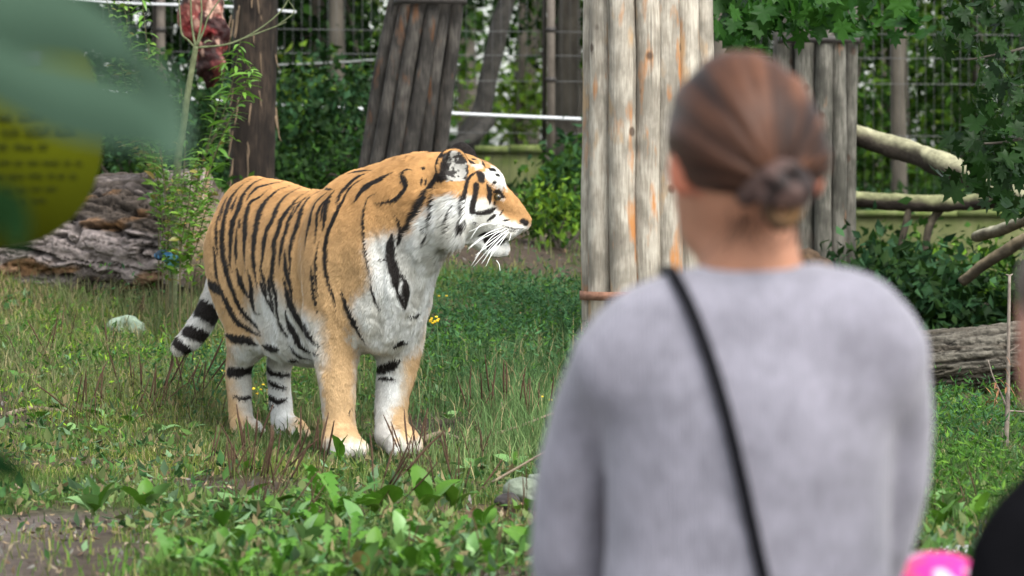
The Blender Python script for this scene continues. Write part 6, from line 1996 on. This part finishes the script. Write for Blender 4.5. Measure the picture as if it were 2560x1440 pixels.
    V = np.concatenate([np.stack([c[i] + nn[i] * .002 - sd_[i] * hw, c[i] + nn[i] * .002 + sd_[i] * hw, c[i] + nn[i] * .009 + sd_[i] * hw * .85, c[i] + nn[i] * .009 - sd_[i] * hw * .85]) for i in range(len(c))])
    i = np.arange(len(c) - 1)[:, None] * 4; j = np.arange(4)[None]; j2 = (j + 1) % 4
    F = np.stack([i + j, i + j2, i + 4 + j2, i + 4 + j], -1).reshape(-1, 4)
    mk('strap', V, F, mb, broot)
    V, F = sdf_mesh([ell(Wp(2060, 1790, -.16), (.10, .035, .075), k=.02), ell(Wp(2060, 1770, -.175), (.09, .03, .05), k=.02)], .012)
    mk('pouch', V, F, plain_mat('black_bag', (.015, .015, .018), rough=.5), broot)

def build_others():
    skin = plain_mat('warm_skin', (.38, .17, .11), rough=.5, vscale=20, var=.08)
    # person in black at the right edge
    D = 4.5; s = FPX / D
    base = np.array([P(2800, 0, D)[0], D, -.56])
    root = empty('person', base); tag(root, 'person in black jacket cut off by the right edge of the picture', 'person')
    W_ = lambda x, y, dy=0: P(x, y, D) + np.array([0, dy, 0])
    hc = W_(2715, 815)
    Z = np.array([0, 0, 1.0])
    fw = nrm([-.45, .9, 0]); rt = np.array([fw[1], -fw[0], 0])
    HX = [rt, fw, Z]
    g_ = lambda a, b, c: hc + rt * a + fw * b + Z * c
    pr = [ell(g_(0, 0, .02), (.074, .094, .10), HX, k=.03), ell(g_(0, .04, -.06), (.055, .06, .065), HX, k=.03), ell(g_(0, .105, -.02), (.012, .02, .018), HX, k=.012), ell(g_(0, .08, -.09), (.03, .026, .022), HX, k=.02)]
    for q in (1, -1): pr.append(ell(g_(q * .076, -.005, -.01), (.010, .02, .032), HX, k=.008))
    pr.append(loft([(g_(0, -.01, -.05), .052, .055), (W_(2740, 1080), .06, .06)], up=(0, 1, 0), k=.03))
    pr.append(loft([(W_(2790, 1400), .09, .07), (W_(2785, 1550), .13, .09), (W_(2780, 1900), .15, .1)], up=(0, 1, 0), k=.04))
    for q, px0 in ((-1, 2600), (1, 2950)):
        pr.append(loft([(W_(px0 - q * 80, 1330), .045, .045), (W_(px0 + q * 60, 1600, .02), .036, .036), (W_(px0 + q * 20, 1850, .18), .024, .026)], up=(0, 1, 0), k=.02))
        hw = W_(px0 + q * 20, 1850, .18)
        pr.append(ell(hw + [0, .05, 0], (.032, .045, .015), k=.012))
        for z_, ln in ((-.024, .06), (-.008, .072), (.008, .075), (.024, .062)):
            pr.append(loft([(hw + [z_, .08, 0], .008, .008), (hw + [z_, .08 + ln, -.02], .007, .007)], up=Z, k=.004))
        pr.append(loft([(hw + [-q * .03, .03, 0], .01, .01), (hw + [-q * .05, .075, 0], .008, .008)], up=Z, k=.004))
    V, F = sdf_mesh(pr, .011)
    mk('body', lap(V, F, 2), F, skin, root)
    V, F = sdf_mesh([ell(g_(0, -.012, .035), (.084, .104, .10), HX, k=.02), ell(g_(0, .10, -.06), (.14, .12, .12), HX, k=.02, sub=True)], .008)
    mk('hair', V, F, plain_mat('dark_hair', (.02, .012, .008), rough=.5, vscale=60, c2=(.08, .05, .03)), root)
    pr = [loft([(W_(2660, 1290), .062, .06), (W_(2710, 1225), .06, .06), (W_(2770, 1180), .062, .06), (W_(2820, 1150), .06, .06), (W_(2920, 1250), .065, .06)], up=(0, 1, 0), k=.04),
          loft([(W_(2790, 1400), .11, .085), (W_(2790, 1500), .14, .11), (W_(2770, 1800), .16, .115), (W_(2775, 2000), .17, .12)], up=(0, 1, 0), k=.04)]
    for q, px0 in ((-1, 2600), (1, 2925)):
        pr.append(loft([(W_(px0 - q * 40, 1290), .06, .06), (W_(px0 + q * 55, 1400, .0), .060, .058), (W_(px0 + q * 85, 1600, .02), .052, .055), (W_(px0 + q * 20, 1830, .17), .04, .042)], up=(0, 1, 0), k=.02))
    V, F = sdf_mesh(pr, .012)
    V = lap(V, F, 2); N = vnormals(V, F)
    V = V + N * ((fbm(V * 6, 3, 3) - .5) * .02)[:, None]
    mk('jacket', V, F, plain_mat('black_jacket', (.0030, .0030, .0038), rough=.9, vscale=20, spec=.05), root)
    prs = []
    for q in (-1, 1):
        hip = W_(2775, 2000) + np.array([q * .08, 0, 0]); ft = np.array([base[0] + q * .1, D, -.5])
        prs.append(loft([(hip, .085, .095), ((hip + ft) / 2, .065, .07), (ft, .05, .055)], up=(0, 1, 0), k=.02))
    V, F = sdf_mesh(prs, .015)
    mk('trousers', V, F, plain_mat('blue_trousers', (.03, .04, .07), rough=.9), root)
    for q in (-1, 1):
        V, F = sdf_mesh([ell(np.array([base[0] + q * .1, D + .05, -.52]), (.042, .12, .038), k=.02)], .013)
        V[:, 2] = np.maximum(V[:, 2], -.558)
        mk('shoe', V, F, plain_mat('shoe', (.04, .04, .04)), root)
    # child in a pink hat
    D2 = 5.25
    W2 = lambda x, y, dy=0: P(x, y, D2) + np.array([0, dy, 0])
    cx = 2352
    base = np.array([P(cx, 0, D2)[0], D2, -.56])
    root = empty('person', base); tag(root, 'small child in bright pink patterned hat at the bottom edge', 'person')
    hc = W2(cx - 12, 1548)
    pr = [ell(hc, (.068, .082, .085), k=.02), ell(hc + [0, .04, -.05], (.05, .05, .05), k=.02), ell(hc + [0, .088, -.01], (.01, .014, .013), k=.01)]
    for q in (-1, 1): pr.append(ell(hc + [q * .07, 0, -.01], (.009, .016, .024), k=.006))
    pr.append(loft([(hc - [0, 0, .06], .042, .042), (hc - [0, 0, .15], .05, .045)], up=(0, 1, 0), k=.02))
    pr.append(loft([(hc - [0, 0, .19], .10, .07), (hc - [0, 0, .45], .10, .075)], up=(0, 1, 0), k=.03))
    for q in (-1, 1):
        a = hc + [q * .11, 0, -.19]; w = hc + [q * .15, .05, -.44]
        pr.append(loft([(a, .034, .034), (w, .022, .022)], up=(0, 1, 0), k=.015))
        pr.append(ell(w - [0, -.01, .03], (.016, .022, .03), k=.01))
        for z_ in (-.02, -.007, .007, .02):
            pr.append(loft([(w + [0, z_ + .01, -.05], .006, .006), (w + [0, z_ + .015, -.09], .005, .005)], up=(1, 0, 0), k=.003))
        pr.append(loft([(w + [0, .03, -.02], .007, .007), (w + [0, .045, -.05], .006, .006)], up=(1, 0, 0), k=.003))
        lg = np.array([base[0] + q * .06, D2, -.5])
        pr.append(loft([(hc + [q * .05, 0, -.46], .055, .06), (lg, .035, .038)], up=(0, 1, 0), k=.02))
    V, F = sdf_mesh(pr, .010)
    mk('body', lap(V, F, 2), F, skin, root)
    V, F = sdf_mesh([ell(hc + [0, 0, .03], (.084, .098, .062), k=.01), ell(hc + [0, 0, .0], (.115, .13, .014), k=.02), ell(hc + [0, 0, -.05], (.078, .092, .07), k=.01, sub=True)], .007)
    N = vnormals(V, F)
    n = fbm(V * 24, 5, 3)
    C = np.where((n > .57)[:, None], np.array([.45, .36, .42]), np.array([.50, .02, .20]))
    C = np.where((n < .36)[:, None], np.array([.40, .05, .12]), C)
    mk('hat', V, F, attr_mat('pink_hat', var=.1, rough=.8), root, col=C)
    V, F = sdf_mesh([loft([(hc - [0, 0, .16], .09, .07), (hc - [0, 0, .3], .12, .09), (hc - [0, 0, .52], .13, .10)], up=(0, 1, 0), k=.03)], .012)
    mk('shirt', V, F, plain_mat('pink_shirt', (.6, .1, .3)), root)

def build_near():
    # disc shaped sign on the glass with rows of lettering too blurred to read
    D = 6.27
    c = P(-6, 352, D)
    s = D / FPX
    root = empty('info_sign', c + np.array([0, 0, -265 * s])); tag(root, 'rounded yellow green sign with dark lettering on the glass at the left', 'sign')
    an = np.linspace(0, 2 * math.pi, 72, endpoint=False)
    rx, ry = 262 * s, 268 * s
    ex = lambda t, p: np.sign(t) * np.abs(t) ** p
    pw = np.where(np.sin(an) > 0, .62, .95)
    ring = np.stack([rx * ex(np.cos(an), pw), 0 * an, ry * ex(np.sin(an), pw)], 1)
    th = .004
    V = np.concatenate([c + ring + [0, -th, 0], c + ring + [0, 0.0, 0], [c + [0, -th, 0]], [c]])
    n = 72
    j = np.arange(n); j2 = (j + 1) % n
    F4 = np.stack([j, j2, n + j2, n + j], 1)
    T = np.concatenate([np.stack([j2, j, 0 * j + 2 * n], 1), np.stack([n + j, n + j2, 0 * j + 2 * n + 1], 1)])
    mk('panel', V, [F4, T], plain_mat('sign_yellow_green', (.040, .047, .001), rough=.9, vscale=4, var=.12, spec=.05), root, smooth=False)
    ink = plain_mat('sign_ink', (.010, .014, .004), rough=.9, spec=.05)
    g = np.random.default_rng(5)
    rows = [(285, 150, 22, 9), (322, 175, 22, 9), (360, 125, 18, 8), (402, 200, 13, 6), (435, 190, 13, 6), (468, 120, 11, 5), (497, 95, 11, 5)]
    for y, x1, h, wd in rows:
        x = -190.0
        parts = []
        while x < x1:
            L = g.uniform(3, 8) * wd
            k = int(L / wd)
            for q in range(k):
                kind = g.integers(0, 4)
                a = x + q * wd
                def bar(x0, y0, x1_, y1_):
                    lo = P(x0, y1_, D - th - .0012); hi = P(x1_, y0, D - th - .0002)
                    parts.append(box(np.minimum(lo, hi), np.maximum(lo, hi)))
                sw = wd * .28
                bar(a, y, a + sw, y + h)
                if kind in (0, 2): bar(a + sw, y, a + wd * .75, y + h * .2)
                if kind in (1, 2): bar(a + sw, y + h * .42, a + wd * .75, y + h * .6)
                if kind in (0, 3): bar(a + sw, y + h * .8, a + wd * .75, y + h)
                if kind == 1: bar(a + wd * .5, y + h * .62, a + wd * .75, y + h)
            x += L + wd * 1.2
        V, F = join(parts)
        mk('lettering', V, F, ink, root, smooth=False)
    lo, hi = P(-200, 160, D - th - .0012), P(104, 132, D - th - .0002)
    V, F = box(np.minimum(lo, hi), np.maximum(lo, hi))
    mk('label_strip', V, F, plain_mat('lilac_grey_strip', (.10, .10, .11)), root, smooth=False)
    # plant whose big leaves hang close to the lens at the left
    D = 2.45; s = D / FPX
    b = np.array([P(-700, 0, D)[0], D, -.56])
    root = empty('leafy_plant', b); tag(root, 'plant with big blurred grey green leaves close to the camera at the left', 'plant')
    mst = plain_mat('plant_stem', (.06, .09, .04))
    V, F = tube([b, P(-650, 900, D), P(-500, 300, D), P(-350, 20, D), P(-250, -150, D)], [.012, .01, .008, .006, .004], 8, n=6)
    mk('stem', V, F, mst, root)
    m_ = leaf_mat('near_leaf', (.028, .058, .036), (.040, .074, .048), rough=.7, trans=.12, spec=.15)
    m2 = leaf_mat('near_dark_leaf', (.004, .014, .004), (.007, .020, .006), rough=.9, trans=.05, spec=.02)
    def leaf(mid, wid, mat, dd=0.0, curl=.02, nm='leaf', fold=.2):
        q = catmull(np.array(mid, float), 8)
        w = catmull(np.array([[w_, 0] for w_ in wid], float), 8)[:, 0]
        V = []
        tg = np.gradient(q, axis=0); tg /= np.linalg.norm(tg, axis=1)[:, None]
        nr = np.stack([-tg[:, 1], tg[:, 0]], 1)
        m = len(q)
        us = (-1, -.5, 0, .5, 1)
        for i in range(m):
            for u in us:
                p = q[i] + nr[i] * w[i] * u
                V.append(P(p[0], p[1], D + dd) + np.array([0, fold * abs(u) * w[i] * s + curl * math.sin(i / m * 3), 0]))
        F = [[i * 5 + k, i * 5 + k + 1, (i + 1) * 5 + k + 1, (i + 1) * 5 + k] for i in range(m - 1) for k in range(4)]
        mk(nm, np.array(V), np.array(F), mat, root)
    leaf([(-330, 0), (-150, 20), (40, 35), (190, 70), (300, 130), (345, 200)], [20, 90, 100, 80, 45, 4], m_, .06)
    leaf([(-350, 90), (-140, 130), (20, 200), (150, 250), (280, 285), (380, 330), (425, 400)], [20, 60, 70, 85, 82, 55, 6], m_, 0)
    leaf([(300, 110), (360, 180), (405, 270), (430, 350), (438, 420)], [4, 45, 50, 35, 3], m_, .03)
    leaf([(-250, 640), (-120, 560), (-20, 520), (30, 560), (42, 640)], [12, 60, 62, 40, 4], m2, .3)
    leaf([(-250, 1110), (-120, 1130), (-20, 1165), (40, 1190), (62, 1205)], [10, 40, 36, 22, 3], m2, .5)

if not ONLY or 'woman' in ONLY: build_woman()
if not ONLY or 'others' in ONLY: build_others()
if not ONLY or 'near' in ONLY: build_near()
